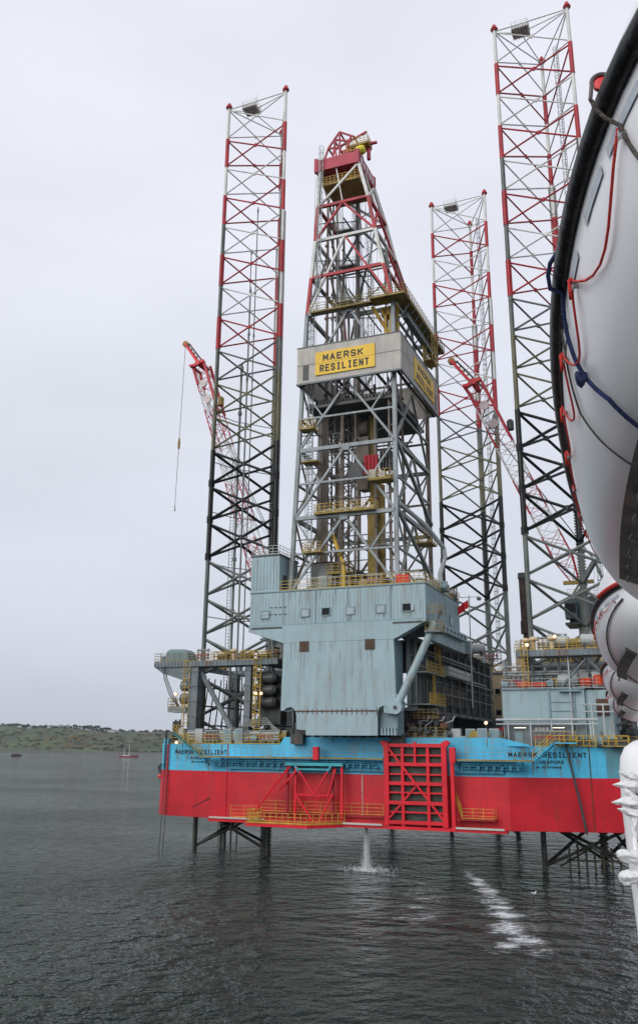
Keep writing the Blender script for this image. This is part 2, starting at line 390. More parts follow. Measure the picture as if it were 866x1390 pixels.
# ------------------------------------------------------------------ water
def water():
    m = bpy.data.materials.new('water'); m.use_nodes = True; nt = m.node_tree; N = nt.nodes; L = nt.links
    b = N['Principled BSDF']; b.inputs['Base Color'].default_value = (0.005, 0.013, 0.011, 1)
    b.inputs['Roughness'].default_value = 0.06; b.inputs['IOR'].default_value = 1.24; b.inputs['Specular IOR Level'].default_value = 0.5
    g = N.new('ShaderNodeNewGeometry')
    def math_(op, x, y=0.0, z=None):
        k = N.new('ShaderNodeMath'); k.operation = op
        for i, t in enumerate((x, y, z)):
            if t is None: continue
            if isinstance(t, float): k.inputs[i].default_value = t
            else: L.new(t, k.inputs[i])
        return k.outputs[0]
    def nz(P, scale, s3, det, rot, ro=0.55):
        mp = N.new('ShaderNodeMapping'); mp.inputs['Scale'].default_value = s3; mp.inputs['Rotation'].default_value = (0, 0, rot)
        L.new(P, mp.inputs[0])
        n = N.new('ShaderNodeTexNoise'); n.noise_dimensions = '2D'; n.inputs['Scale'].default_value = scale; n.inputs['Detail'].default_value = det
        n.inputs['Roughness'].default_value = ro; L.new(mp.outputs[0], n.inputs['Vector']); return n.outputs['Fac']
    gust = nz(g.outputs['Position'], 0.02, (0.7, 1, 1), 2.0, 0.6)
    gust = math_('MULTIPLY_ADD', gust, 2.2, -0.15)
    # wave heights sampled at three points a hand apart give the slope of the chop
    E_ = 0.06
    def height(off):
        v = N.new('ShaderNodeVectorMath'); v.operation = 'ADD'; L.new(g.outputs['Position'], v.inputs[0]); v.inputs[1].default_value = off
        P = v.outputs[0]
        a = nz(P, 0.26, (0.75, 1, 1), 2.0, 0.45); c = nz(P, 0.80, (0.85, 1, 1), 3.0, -0.3, 0.62)
        return math_('ADD', math_('MULTIPLY', a, WA), math_('MULTIPLY', math_('MULTIPLY', c, gust), WC))
    WA, WC = 1.15, 0.75
    h0, hx, hy = height((0, 0, 0)), height((E_, 0, 0)), height((0, E_, 0))
    nx = math_('MULTIPLY', math_('SUBTRACT', h0, hx), 1.5/E_); ny = math_('MULTIPLY', math_('SUBTRACT', h0, hy), 1/E_)
    cb = N.new('ShaderNodeCombineXYZ'); L.new(nx, cb.inputs[0]); L.new(ny, cb.inputs[1]); cb.inputs[2].default_value = 1.0
    nn = N.new('ShaderNodeVectorMath'); nn.operation = 'NORMALIZE'; L.new(cb.outputs[0], nn.inputs[0])
    L.new(nn.outputs[0], b.inputs['Normal'])
    MATS['water'] = m
    mb = MB()
    # one sheet, finer close by, out past the horizon
    mb.add([(-5000, -800, 0), (5000, -800, 0), (5000, 5200, 0), (-5000, 5200, 0)], [(0, 1, 2, 3)])
    mb.thing('water', 'water', None, None, base=(0, 0, 0), frame='world', kind='structure')
water()

def haze():
    m = bpy.data.materials.new('haze'); m.use_nodes = True; nt = m.node_tree; N = nt.nodes
    for n in list(N):
        if n.type == 'BSDF_PRINCIPLED': N.remove(n)
    v = N.new('ShaderNodeVolumePrincipled'); v.inputs['Color'].default_value = (0.80, 0.85, 0.92, 1); v.inputs['Density'].default_value = 0.000045; v.inputs['Anisotropy'].default_value = 0.2
    nt.links.new(v.outputs[0], N['Material Output'].inputs['Volume']); MATS['haze'] = m
    mb = MB(); mb.box(-5100, 5100, -900, 5300, -12, 150)
    mb.thing('haze', 'haze', None, None, base=(0, 0, 0), frame='world', kind='stuff')
haze()
# ------------------------------------------------------------------ jack-up legs
LEGS = {'L': (-23.55, 0.1), 'R': (23.6, 0.0), 'M': (1.66, 42.0)}
CH = [(-5.67, -3.1), (5.50, -3.4), (0.17, 6.5)]
ZT = 121.95
NODES = [ZT, 115.55] + [115.55 - 5.765*k for k in range(1, 22)]
def leg_mat(k):
    if k < 8: return 'leg_white' if k % 2 == 0 else 'leg_red'
    if k < 9: return 'leg_grey'
    if k < 11: return 'leg_olive'
    if k < 14: return 'leg_black'
    if k < 19: return 'leg_grey'
    return 'leg_wet'
def make_leg():
    cx, cy = 0.0, 0.0
    t = T('jackup_leg', 'leftmost of the three lattice legs, with a crane jib tip poking out beside it', 'rig leg', (0, 0, 0), 'lattice legs of the drilling rig')
    LM = ['leg_white', 'leg_red', 'leg_grey', 'leg_olive', 'leg_black', 'leg_wet']
    for ci, (x, y) in enumerate(CH):
        mb = MB(); rk = MB()
        for k in range(len(NODES)-1):
            z1, z0 = NODES[k], NODES[k+1]
            nm = leg_mat(k)
            if 4 <= k < 8 and nm == 'leg_white': nm = 'leg_grey' if ci == 0 else nm
            mb.mi = LM.index(nm)
            r = 0.27 if k < 4 else 0.33
            if nm == 'leg_red': r += 0.07
            if nm == 'leg_black': r += 0.05
            mb.tube((x, y, z0), (x, y, z1), r, 10)
        mb.mi = 1
        mb.tube((x, y, ZT), (x, y, ZT+0.25), 0.5, 8); mb.tube((x, y, ZT+0.25), (x, y, ZT+1.1), 0.62, 8, 0.25)
        c = mb.part('chord', LM, t, smooth=False)
        # toothed rack, square to the line from the leg's middle
        d = Vector((x, y, 0)).normalized(); q = Vector((-d.y, d.x, 0))
        rk.mi = 0
        zz = NODES[4]
        def slab(z0, z1, half, th, off=0.0):
            P = [Vector((x, y, 0)) + q*(s1*half+off) + d*(s2*th) for s1, s2 in ((-1,-1),(1,-1),(1,1),(-1,1))]
            vs = [(p.x, p.y, z0) for p in P] + [(p.x, p.y, z1) for p in P]
            rk.add(vs, [(3,2,1,0),(4,5,6,7),(0,1,5,4),(1,2,6,5),(2,3,7,6),(3,0,4,7)])
        for k in range(4, len(NODES)-1):
            nm = leg_mat(k); rk.mi = LM.index('leg_grey' if nm == 'leg_white' else nm)
            z1, z0 = NODES[k], NODES[k+1]
            slab(z0, z1, 0.40, 0.10)
            n = 14
            for i in range(n):
                za = z0 + (z1-z0)*(i+0.2)/n; zb = z0 + (z1-z0)*(i+0.75)/n
                for sg in (-1, 1): slab(za, zb, 0.09, 0.09, sg*0.48)
        rk.part('rack', LM, c)
    for k in range(len(NODES)-1):
        nm = leg_mat(k)
        if nm == 'leg_white' and k == 0: r = 0.10
        else: r = {'leg_white': 0.115, 'leg_red': 0.13, 'leg_grey': 0.15, 'leg_olive': 0.15, 'leg_black': 0.215, 'leg_wet': 0.20}[nm]
        if k >= 14: r = 0.20
        mb = MB(); z1, z0 = NODES[k]-0.35, NODES[k+1]+0.35
        for i in range(3):
            A, B = CH[i], CH[(i+1) % 3]
            mb.tube((A[0], A[1], z1), (B[0], B[1], z0), r, 6, cap=False)
            mb.tube((A[0], A[1], z0), (B[0], B[1], z1), r, 6, cap=False)
            if k == 0: mb.tube((A[0], A[1], z1+0.2), (B[0], B[1], z1+0.2), r, 6)
            if 11 <= k < 14:   # span breakers and gussets in the heavy bays
                for P_ in (A, B):
                    mb.tube((P_[0], P_[1], z0-0.5), (P_[0], P_[1], z0+0.5), 0.5, 8)
            mx = [(A[j]+B[j])/2 for j in (0, 1)]
            mb.tube((mx[0], mx[1], (z0+z1)/2-0.3), (mx[0], mx[1], (z0+z1)/2+0.3), r*1.35, 6)
        mb.part('braced_bay', nm, t, label={'leg_red': 'red painted bay of cross braces', 'leg_white': 'white painted bay of cross braces',
                'leg_black': 'greased black bay of cross braces', 'leg_olive': 'rusty olive bay of cross braces'}.get(nm))
    mb = MB(); mb.ladder((3.1, 2.0, 6), (3.1, 2.0, ZT-2), 0.55, (0.5, -0.86, 0), 0.04, cage=True, rung=0.45)
    for k in range(1, 21): mb.tube((3.1, 2.0, NODES[k]), (2.8, 1.6, NODES[k]), 0.05, 4)
    mb.part('ladder', 'leg_grey', t)
    mb = MB(); px, py = -1.8, -1.9
    mb.box(px-1.3, px+1.3, py-1.2, py+1.2, ZT-0.55, ZT-0.4)
    for i in range(7): mb.box(px-1.3+i*0.4, px-1.22+i*0.4, py-1.2, py+1.2, ZT-0.8, ZT-0.55)
    mb.rail([(px-1.3, py-1.2, ZT-0.4), (px+1.3, py-1.2, ZT-0.4), (px+1.3, py+1.2, ZT-0.4), (px-1.3, py+1.2, ZT-0.4), (px-1.3, py-1.2, ZT-0.4)], 1.1, 0.65, 0.03)
    mb.tube((px+0.9, py, ZT-0.4), (px+0.9, py, ZT+2.6), 0.04, 5); mb.tube((px-0.9, py+0.9, ZT-0.4), (px-0.9, py+0.9, ZT+2.0), 0.04, 5)
    mb.tube((px, py, ZT-0.7), (CH[0][0], CH[0][1], ZT-0.4), 0.08, 5); mb.tube((px, py, ZT-0.7), (CH[1][0], CH[1][1], ZT-0.4), 0.08, 5); mb.tube((px, py, ZT-0.7), (CH[2][0], CH[2][1], ZT-0.4), 0.08, 5)
    mb.part('top_platform', 'leg_white', t)
    return t
leg = make_leg()
dup(leg, (LEGS['R'][0], LEGS['R'][1], 0), 'tallest looking lattice leg at the right end of the rig, partly behind the white lifeboats')
dup(leg, (LEGS['M'][0], LEGS['M'][1], 0), 'farthest and shortest looking lattice leg, standing between the drilling derrick and the right leg')
place(leg, (LEGS['L'][0], LEGS['L'][1], 0)); BASE[leg.name] = (0, 0, 0)

# raw water tower inside the left leg
t = T('raw_water_tower', 'slim grey water pipes with a ladder standing inside the left lattice leg', 'pipe tower', (-26.3, 1.5, -3))
mb = MB()
for x, y, z, r in ((-27.0, 1.2, 74, 0.2), (-25.9, 1.2, 88, 0.13), (-25.4, 2.0, 104, 0.10), (-26.5, 2.2, 96, 0.09)):
    mb.tube((x, y, -3), (x, y, z), r, 8)
    for k in range(6): mb.tube((x, y, z-8*k-1), (x, y, z-8*k-0.5), r*1.7, 8)
mb.part('water_pipe', 'steel_grey', t)
mb = MB(); mb.ladder((-27.8, 1.4, -1), (-27.8, 1.4, 58), 0.6, (1, 0, 0), 0.05, rung=0.5); mb.part('ladder', 'steel_grey', t)
mb = MB(); mb.tube((-27.4, 1.6, -3), (-27.4, 1.6, 9), 0.5, 10); mb.part('caisson', 'leg_wet', t)
mb = MB()
for k in range(8):
    z = 8+8*k; mb.tube((-27.8, 1.3, z), (-23.6, 6.3, z), 0.07, 5); mb.tube((-27.8, 1.3, z), (-29.1, -2.8, z), 0.07, 5)
mb.part('bracket', 'steel_grey', t)

# ------------------------------------------------------------------ hull
Z0, ZB, ZD = 5.0, 10.62, 13.95
def hull():
    t = T('rig_hull', 'red and sky blue floating hull of the drilling rig, jacked up above the water', 'rig hull', (0, 20, Z0))
    pl = [(-29.3, -10.9), (-18, -12.55), (16, -12.55), (28.2, -8.5), (29.9, -6.6), (30.6, 14), (13, 53), (-13, 53), (-31.4, 14), (-31.3, -9.2)]
    mb = MB(); mb.prism(pl, 'z', Z0, ZB); mb.part('lower_hull', 'hull_red', t)
    mb = MB(); mb.prism(pl, 'z', ZB+0.002, ZD); mb.part('upper_hull', 'hull_blue', t)
    mb = MB(); mb.prism([(x*0.985, y*0.985+0.2) for x, y in pl], 'z', ZD+0.004, ZD+0.03); mb.part('deck', 'deck_green', t)
    mb = MB(); mb.prism([(-12.2, ZD), (-11.6, 14.85), (15.3, 14.85), (18.6, ZD+0.12), (18.6, ZD)], 'y', -12.56, -12.2); mb.part('coaming', 'hull_blue', t)
    # flat bar bands where the plates meet
    mb = MB()
    for x in (-29.32,): mb.tube((x, -10.93, Z0), (x, -10.93, ZD), 0.12, 8)
    mb.tube((-19.6, -12.36, Z0+0.1), (-19.6, -12.36, ZD), 0.06, 6)
    mb.part('corner_strip', 'hull_red', t)
    mb = MB(); mb.tube((24.6, -9.74, Z0), (24.6, -9.74, ZD), 0.05, 6); mb.part('seam_pipe', 'rust_brown', t)
    # bulge bracket at the far left corner
    mb = MB(); mb.prism([(-30.6, 14.6), (-31.3, 14.6), (-31.3, 13.2), (-30.6, 12.2)], 'y', -9, -7.6); mb.part('corner_bracket', 'hull_blue', t)
    # low fender shelf
    mb = MB(); mb.box(-21.2, 15.8, -13.9, -12.56, 4.78, 5.12); mb.box(-21.2, -14, -14.0, -12.56, 5.14, 5.3); mb.part('fender_shelf', 'bright_red', t)
    mb = MB(); mb.box(-21.0, -13.5, -14.1, -13.91, 5.16, 5.34); mb.box(-3.2, 1.6, -14.1, -13.91, 5.1, 5.3); mb.box(10.2, 15.6, -14.1, -13.91, 5.1, 5.3); mb.part('shelf_light_strip', 'wall_white', t)
    # long walkway with pipe shelf below
    for (a, b) in ((-23.0, 1.7), (9.9, 19.0)):
        mb = MB(); mb.box(a, b, -13.75, -12.5, 12.25, 12.42)
        x = a+0.6
        while x < b: mb.prism([(-12.56, 12.25), (-13.6, 12.25), (-12.56, 11.3)], 'x', x, x+0.08); x += 2.4
        mb.part('walkway', 'hull_blue', t)
        mb = MB(); mb.rail([(a, -13.7, 12.42), (b, -13.7, 12.42)], 1.25, 0.85, 0.022, toe=False); mb.part('walkway_railing', 'rail_ochre', t)
        mb = MB(); mb.box(a, b, -13.82, -13.78, 12.33, 12.5); mb.part('walkway_edge', 'yellow_dirty', t)
        mb = MB()
        for z, r, y in ((11.75, 0.10, -13.2), (11.45, 0.07, -13.05), (12.0, 0.06, -13.45)): mb.tube((a+1, y, z), (b-1.2, y, z), r, 6)
        for i in range(int((b-a)/0.9)):
            x = a+1+i*0.9; mb.box(x, x+random.uniform(0.08, 0.35), -13.35, -12.95, 11.35, 11.35+random.uniform(0.2, 0.6))
        mb.part('pipe_run', 'hull_blue_shade', t)
        a2 = max(a, -19.3)
        mb = MB(); mb.box(a2, min(b, 15.6), -12.95, -12.5, 10.95, 11.28); mb.part('ledge', 'hull_blue_shade', t)  # protruding strip whose dark colour stands for a shaded recess
    # stairs down to the walkway
    mb = MB(); mb.stairs((-27.4, -12.6, 15.3), (-23.0, -13.2, 12.5), 0.9, (0, 1, 0)); mb.part('stair', 'stair_teal', t)
    mb = MB(); mb.rail([(-27.4, -13.1, 15.3), (-23.0, -13.7, 12.5)], 1.1, 0.9, 0.04, toe=False); mb.rail([(-27.4, -12.2, 15.3), (-23.0, -12.8, 12.5)], 1.1, 0.9, 0.04, toe=False); mb.part('stair_railing', 'rail_yellow', t)
    mb = MB(); mb.stairs((19.0, -13.0, 12.3), (21.2, -11.9, 14.3), 0.9, (0.3, 0.95, 0)); mb.box(21.2, 23.6, -12.2, -10.6, 14.25, 14.4); mb.part('stair', 'hull_blue', t)
    mb = MB(); mb.rail([(19.0, -13.45, 12.3), (21.2, -12.3, 14.35), (23.6, -12.2, 14.35)], 1.2, 0.9, 0.04, toe=False); mb.part('stair_railing', 'rail_yellow', t)
    # red boxes on the walkway
    mb = MB(); mb.box(-7.1, -6.4, -14.1, -13.5, 12.2, 13.7); mb.part('red_locker', 'bright_red', t)
    mb = MB(); mb.box(9.75, 10.4, -14.2, -13.5, 12.1, 13.75); mb.part('red_locker', 'bright_red', t)
    mb = MB(); mb.box(9.8, 10.2, -14.1, -13.7, 4.8, 12.1); mb.part('guide_post', 'bright_red', t)
    # lower right service balcony
    mb = MB(); mb.box(10.3, 14.6, -13.9, -12.55, 6.0, 6.15); mb.part('balcony', 'dark_red', t)
    mb = MB(); mb.rail([(10.9, -13.8, 6.15), (14.5, -13.8, 6.15), (14.5, -12.7, 6.15)], 1.1, 1.0, 0.035); mb.rail([(10.1, -13.3, 8.0), (10.9, -13.7, 6.15)], 1.1, 0.8, 0.035); mb.part('balcony_railing', 'rail_yellow', t)
    mb = MB(); mb.rail([(-18.2, -13.7, 5.35), (-14.4, -13.7, 5.35)], 1.35, 1.9, 0.035); mb.rail([(-14.4, -12.9, 6.1), (1.4, -12.9, 6.1)], 1.25, 1.9, 0.035); mb.part('lower_railing', 'rail_yellow', t)
    mb = MB(); mb.box(-14.4, 1.5, -13.1, -12.5, 5.85, 6.05); mb.part('lower_walkway', 'dark_red', t)
    # rust stained corner on the right
    mb = MB(); mb.prism([(26.3, -9.165), (28.2, -8.535), (28.1, -8.45), (26.3, -9.08)], 'z', ZB+0.05, ZD-0.02); mb.part('stained_plate', 'rust_stain', t, label='rust stained blue plate at the right corner')
    # lettering on the two shoulders
    def letters(base, ang, lines):
        ux = (math.cos(ang), math.sin(ang), 0); nrm = (math.sin(ang), -math.cos(ang), 0)
        for s_, du, z, w, h in lines:
            O = (base[0]+ux[0]*du, base[1]+ux[1]*du, z)
            text_mb(s_, O, ux, (0, 0, 1), nrm, w, h, 0.02, 0.02).part('lettering', 'letter_black', t)
    aR = math.atan2(4.05, 12.2)
    letters((16.0, -12.58), aR, [('MAERSK RESILIENT', 0.15, 12.76, 8.6, 0.58), ('SINGAPORE', 2.7, 12.10, 3.5, 0.36), ('IMO NO 8769080', 2.9, 11.62, 3.0, 0.20)])
    aL = math.atan2(-1.65, 11.3)
    letters((-29.3, -10.93), aL, [('MAERSK RESILIENT', 1.2, 12.66, 8.4, 0.55), ('SINGAPORE', 3.7, 12.02, 3.4, 0.34), ('IMO NO 8769080', 3.9, 11.62, 2.9, 0.19)])
    # deck edge railings
    mb = MB(); mb.rail([(-30.2, -8.6, ZD), (-29.2, -10.6, ZD), (-18, -12.2, ZD), (-12.4, -12.2, ZD)], 1.2, 1.3, 0.04); mb.part('deck_railing', 'rail_yellow', t)
    mb = MB(); mb.rail([(19, -11.3, ZD), (28.0, -8.3, ZD), (29.6, -6.4, ZD), (30.3, 13.6, ZD)], 1.2, 1.3, 0.04); mb.part('deck_railing', 'rail_yellow', t)
    # white drain dribble and hull scuffs
    mb = MB()
    for i in range(26):
        z = 11.0 - i*0.2; mb.box(-1.36+random.uniform(-.05, .05), -1.22, -12.62, -12.56, z, z+0.11)
    mb.part('draught_marks', 'wall_white', t)
    mb = MB()
    for i in range(7):
        x = -24.9+i*0.38; y = -10.93-(x+29.3)*0.146-0.015
        mb.prism([(x, 6.1+i*0.17), (x+0.6, 6.2+i*0.17), (x+0.75, 6.42+i*0.18), (x+0.1, 6.3+i*0.17)], 'y', y-0.01, y-0.002*i-0.012)
    mb.part('scuff', 'scuff', t)
    rs = random.Random(4)
    def streak(mb, p, nrm, ux, w, l):
        O = Vector(p)+Vector(nrm)*.012; U = Vector(ux); mb.add([O-U*w, O+U*w, O+U*w*.4-Vector((0, 0, l)), O-U*w*.2-Vector((0, 0, l*.9))], [(0, 1, 2, 3)])
    mb = MB()
    for base, ang, lo, hi, n, zz in (((16.0, -12.58), aR, .3, 8.6, 13, 12.7), ((16.0, -12.58), aR, 2.7, 6.2, 9, 12.05), ((-29.3, -10.93), aL, 1.3, 8.5, 11, 12.6), ((-29.3, -10.93), aL, 3.6, 7.0, 8, 12.0), ((-29.3, -10.93), aL, .2, 10, 8, 13.9), ((16.0, -12.58), aR, .3, 12, 12, 13.9)):
        ux = (math.cos(ang), math.sin(ang), 0); nr = (math.sin(ang), -math.cos(ang), 0)
        for i in range(n):
            d = rs.uniform(lo, hi); streak(mb, (base[0]+ux[0]*d, base[1]+ux[1]*d, zz-rs.uniform(0, .1)), nr, ux, rs.uniform(.015, .06), rs.uniform(.4, 1.5))
    for i in range(30): streak(mb, (rs.uniform(-17.5, 15.5), -12.56, rs.choice((14.8, 12.2, 10.9))-rs.uniform(0, .1)), (0, -1, 0), (1, 0, 0), rs.uniform(.015, .05), rs.uniform(.3, 1.2))
    mb.part('rust_stain', 'rust_run', t)
hull()

# ------------------------------------------------------------------ red grid gate
def gate():
    t = T('steel_gate', 'big bright red steel grid gate standing upright against the hull', 'steel gate', (5.5, -13.6, 5.2))
    U = lambda f: 2.15+6.9*f
    Zf = lambda f: 5.55+8.4*f
    y = -13.7; mb = MB()
    for f in (0, 1): mb.box(U(f)-0.28, U(f)+0.28, y-0.3, y+0.3, Zf(0)-0.4, Zf(1)+0.1)
    for f in (0.28, 0.72): mb.box(U(f)-0.17, U(f)+0.17, y-0.2, y+0.2, Zf(0)-0.5, Zf(1)-0.25)
    mb.box(U(0.5)-0.13, U(0.5)+0.13, y-0.2, y+0.2, Zf(0.76), Zf(1)+0.4)
    for f in (0.0, 0.25, 0.5, 0.75, 1.0): mb.box(U(0), U(1), y-0.262, y+0.24, Zf(f)-0.19, Zf(f)+0.19)
    for f in (0.13, 0.38, 0.62, 0.87): mb.box(U(0), U(1), y-0.12, y+0.14, Zf(f)-0.09, Zf(f)+0.09)
    mb.part('grid_frame', 'bright_red', t)
    mb = MB(); yd = y-0.12
    mb.beam((U(0.03), yd, Zf(0.97)), (U(0.99), yd, Zf(0.02)), 0.24)
    mb.beam((U(0.5), yd, Zf(0.46)), (U(0.03), yd, Zf(0.04)), 0.20); mb.part('diagonal_brace', 'bright_red', t)
    for sg, f in ((-1, 0), (1, 1)):
        mb = MB(); mb.prism([(U(f)-sg*0.25, Zf(1)-0.1), (U(f)+sg*0.25, Zf(1)-0.3), (U(f)+sg*0.75, Zf(1)+0.35), (U(f)+sg*0.35, Zf(1)+0.6), (U(f)-sg*0.3, Zf(1)+0.3)][::sg], 'y', y-0.33, y+0.33)
        mb.part('corner_hook', 'bright_red', t)
    mb = MB(); mb.box(U(0), U(1), -13.35, -12.58, Zf(0)-0.2, Zf(1)-0.2)
    for i in range(12): 
        z = Zf(0)+0.7*i; mb.box(U(0.02), U(0.98), -13.40, -13.35, z, z+0.12)
    mb.part('backing_panel', 'panel_dark', t)
gate()

# ------------------------------------------------------------------ braced red boat landing with the yellow basket rail
def landing():
    t = T('hanging_platform', 'red braced frame hanging on the hull side above a low platform with yellow railing', 'work platform', (-9, -15, 4.7))
    mb = MB(); pl = [(-14.2, -13.2), (-14.2, -17.4), (-6.2, -17.6), (-3.0, -13.6), (-3.0, -13.2)]
    mb.prism(pl, 'z', 4.72, 5.05); mb.part('platform_deck', 'bright_red', t)
    mb = MB(); r = [(-14.1, -13.6, 5.05), (-14.1, -17.3, 5.05), (-6.3, -17.5, 5.05), (-3.1, -13.8, 5.05)]
    mb.rail(r, 1.2, 0.75, 0.045); mb.rail([(x, y+0.06, z+0.02) for x, y, z in r], 0.35, 50, 0.09, 1); mb.rail([(-14.1, -17.35, 5.1), (-12.6, -17.35, 5.1), (-12.6, -16.4, 5.1), (-14.1, -16.4, 5.1), (-14.1, -17.35, 5.1)], 1.5, 0.5, 0.045)
    mb.part('platform_railing', 'rail_yellow', t)
    for x in (-10.55, -9.5, -4.65, -3.5):
        mb = MB(); mb.beam((x, -13.6, 5.1), (x, -13.6, 11.5), 0.26); mb.part('upright', 'dark_red' if x in (-10.55, -4.65) else 'bright_red', t)
    for a, b in (((-9.3, 11.4), (-6.9, 8.3)), ((-4.9, 11.4), (-6.9, 8.3)), ((-10.2, 11.4), (-13.6, 5.9)), ((-9.0, 11.2), (-11.6, 8.6)), ((-9.4, 8.2), (-7.0, 5.2)), ((-4.5, 8.4), (-6.3, 5.2)), ((-5.2, 7.9), (-4.2, 11.2))):
        mb = MB(); yb = -16.9 if b[1] < 6 and b[0] < -10 else -13.9
        mb.beam((a[0], -13.85, a[1]), (b[0], yb, b[1]), 0.2); mb.part('brace', 'bright_red', t)
    mb = MB(); mb.box(-9.5, -4.7, -13.9, -13.7, 8.1, 8.3); mb.part('cross_beam', 'bright_red', t)
    mb = MB(); mb.box(-10.8, -3.3, -13.95, -13.3, 11.5, 11.85); mb.box(-9.2, -4.8, -14.0, -13.5, 11.0, 11.2)
    mb.beam((-9.5, -13.97, 11.6), (-9.0, -13.97, 10.9), 0.24); mb.beam((-4.7, -13.97, 11.6), (-5.2, -13.97, 10.9), 0.24)
    mb.part('hanger_beam', 'hull_blue2', t)
landing()

# anchor chain, anchor rack and mooring lines at the left corner
t = MB()
p = (-29.75, -10.9); z = 15.6; i = 0
while z > 10.9:
    if i % 2: t.path([(p[0]-0.16, p[1], z), (p[0]-0.16, p[1], z-0.34), (p[0], p[1], z-0.45), (p[0]+0.16, p[1], z-0.34), (p[0]+0.16, p[1], z), (p[0], p[1], z+0.11), (p[0]-0.16, p[1], z)], 0.06, 5)
    else: t.path([(p[0], p[1]-0.16, z), (p[0], p[1]-0.16, z-0.34), (p[0], p[1], z-0.45), (p[0], p[1]+0.16, z-0.34), (p[0], p[1]+0.16, z), (p[0], p[1], z+0.11), (p[0], p[1]-0.16, z)], 0.06, 5)
    z -= 0.38; i += 1
t.thing('anchor_chain', 'steel_dark', 'heavy black chain hanging down the left corner of the hull', 'chain')
t = T('anchor_rack', 'black hooped rack with a small red float at the left corner of the hull', 'anchor rack', (-31.4, -9, 9.8))
mb = MB()
for k in range(3): mb.path([(-31.0-0.1*k, -9.3+0.4*k, 9.9), (-31.6, -9.3+0.4*k, 10.3), (-31.75, -9.3+0.4*k, 10.9), (-31.3, -9.3+0.4*k, 11.4), (-30.8, -9.3+0.4*k, 11.1), (-30.6, -9.3+0.4*k, 10.4)], 0.09, 6)
mb.tube((-30.6, -9.0, 10.2), (-31.9, -9.0, 10.9), 0.09, 6); mb.part('hoop', 'steel_dark', t)
mb = MB(); mb.lathe((-31.2, -9.0, 9.75), [(0.05, -0.75), (0.25, -0.55), (0.28, 0.4), (0.1, 0.75)], 10, 'x'); mb.part('float', 'bright_red', t)
for i, (x, y) in enumerate(((-30.1, -10.6), (-29.2, -11.15))):
    MB().tube((x, y, -0.5), (x+0.25, y+0.05, 14.6), 0.045, 6).thing('mooring_line', 'steel_dark', ['thin line hanging to the water at the left hull corner, outer one of two', 'thin line hanging to the water at the left hull corner, inner one of two'][i], 'mooring line', group='lines hanging at the left hull corner')
mb = MB(); mb.path([(22.3, -10.9, 15.6), (22.35, -11.0, 13.8), (22.9, -10.75, 10.6), (23.5, -10.5, 7.0), (23.8, -10.35, 4.8)], [0.14]*5, 8)
mb.thing('drain_hose', 'steel_dark', 'dark hose sagging down the hull through the right ship name', 'hose')
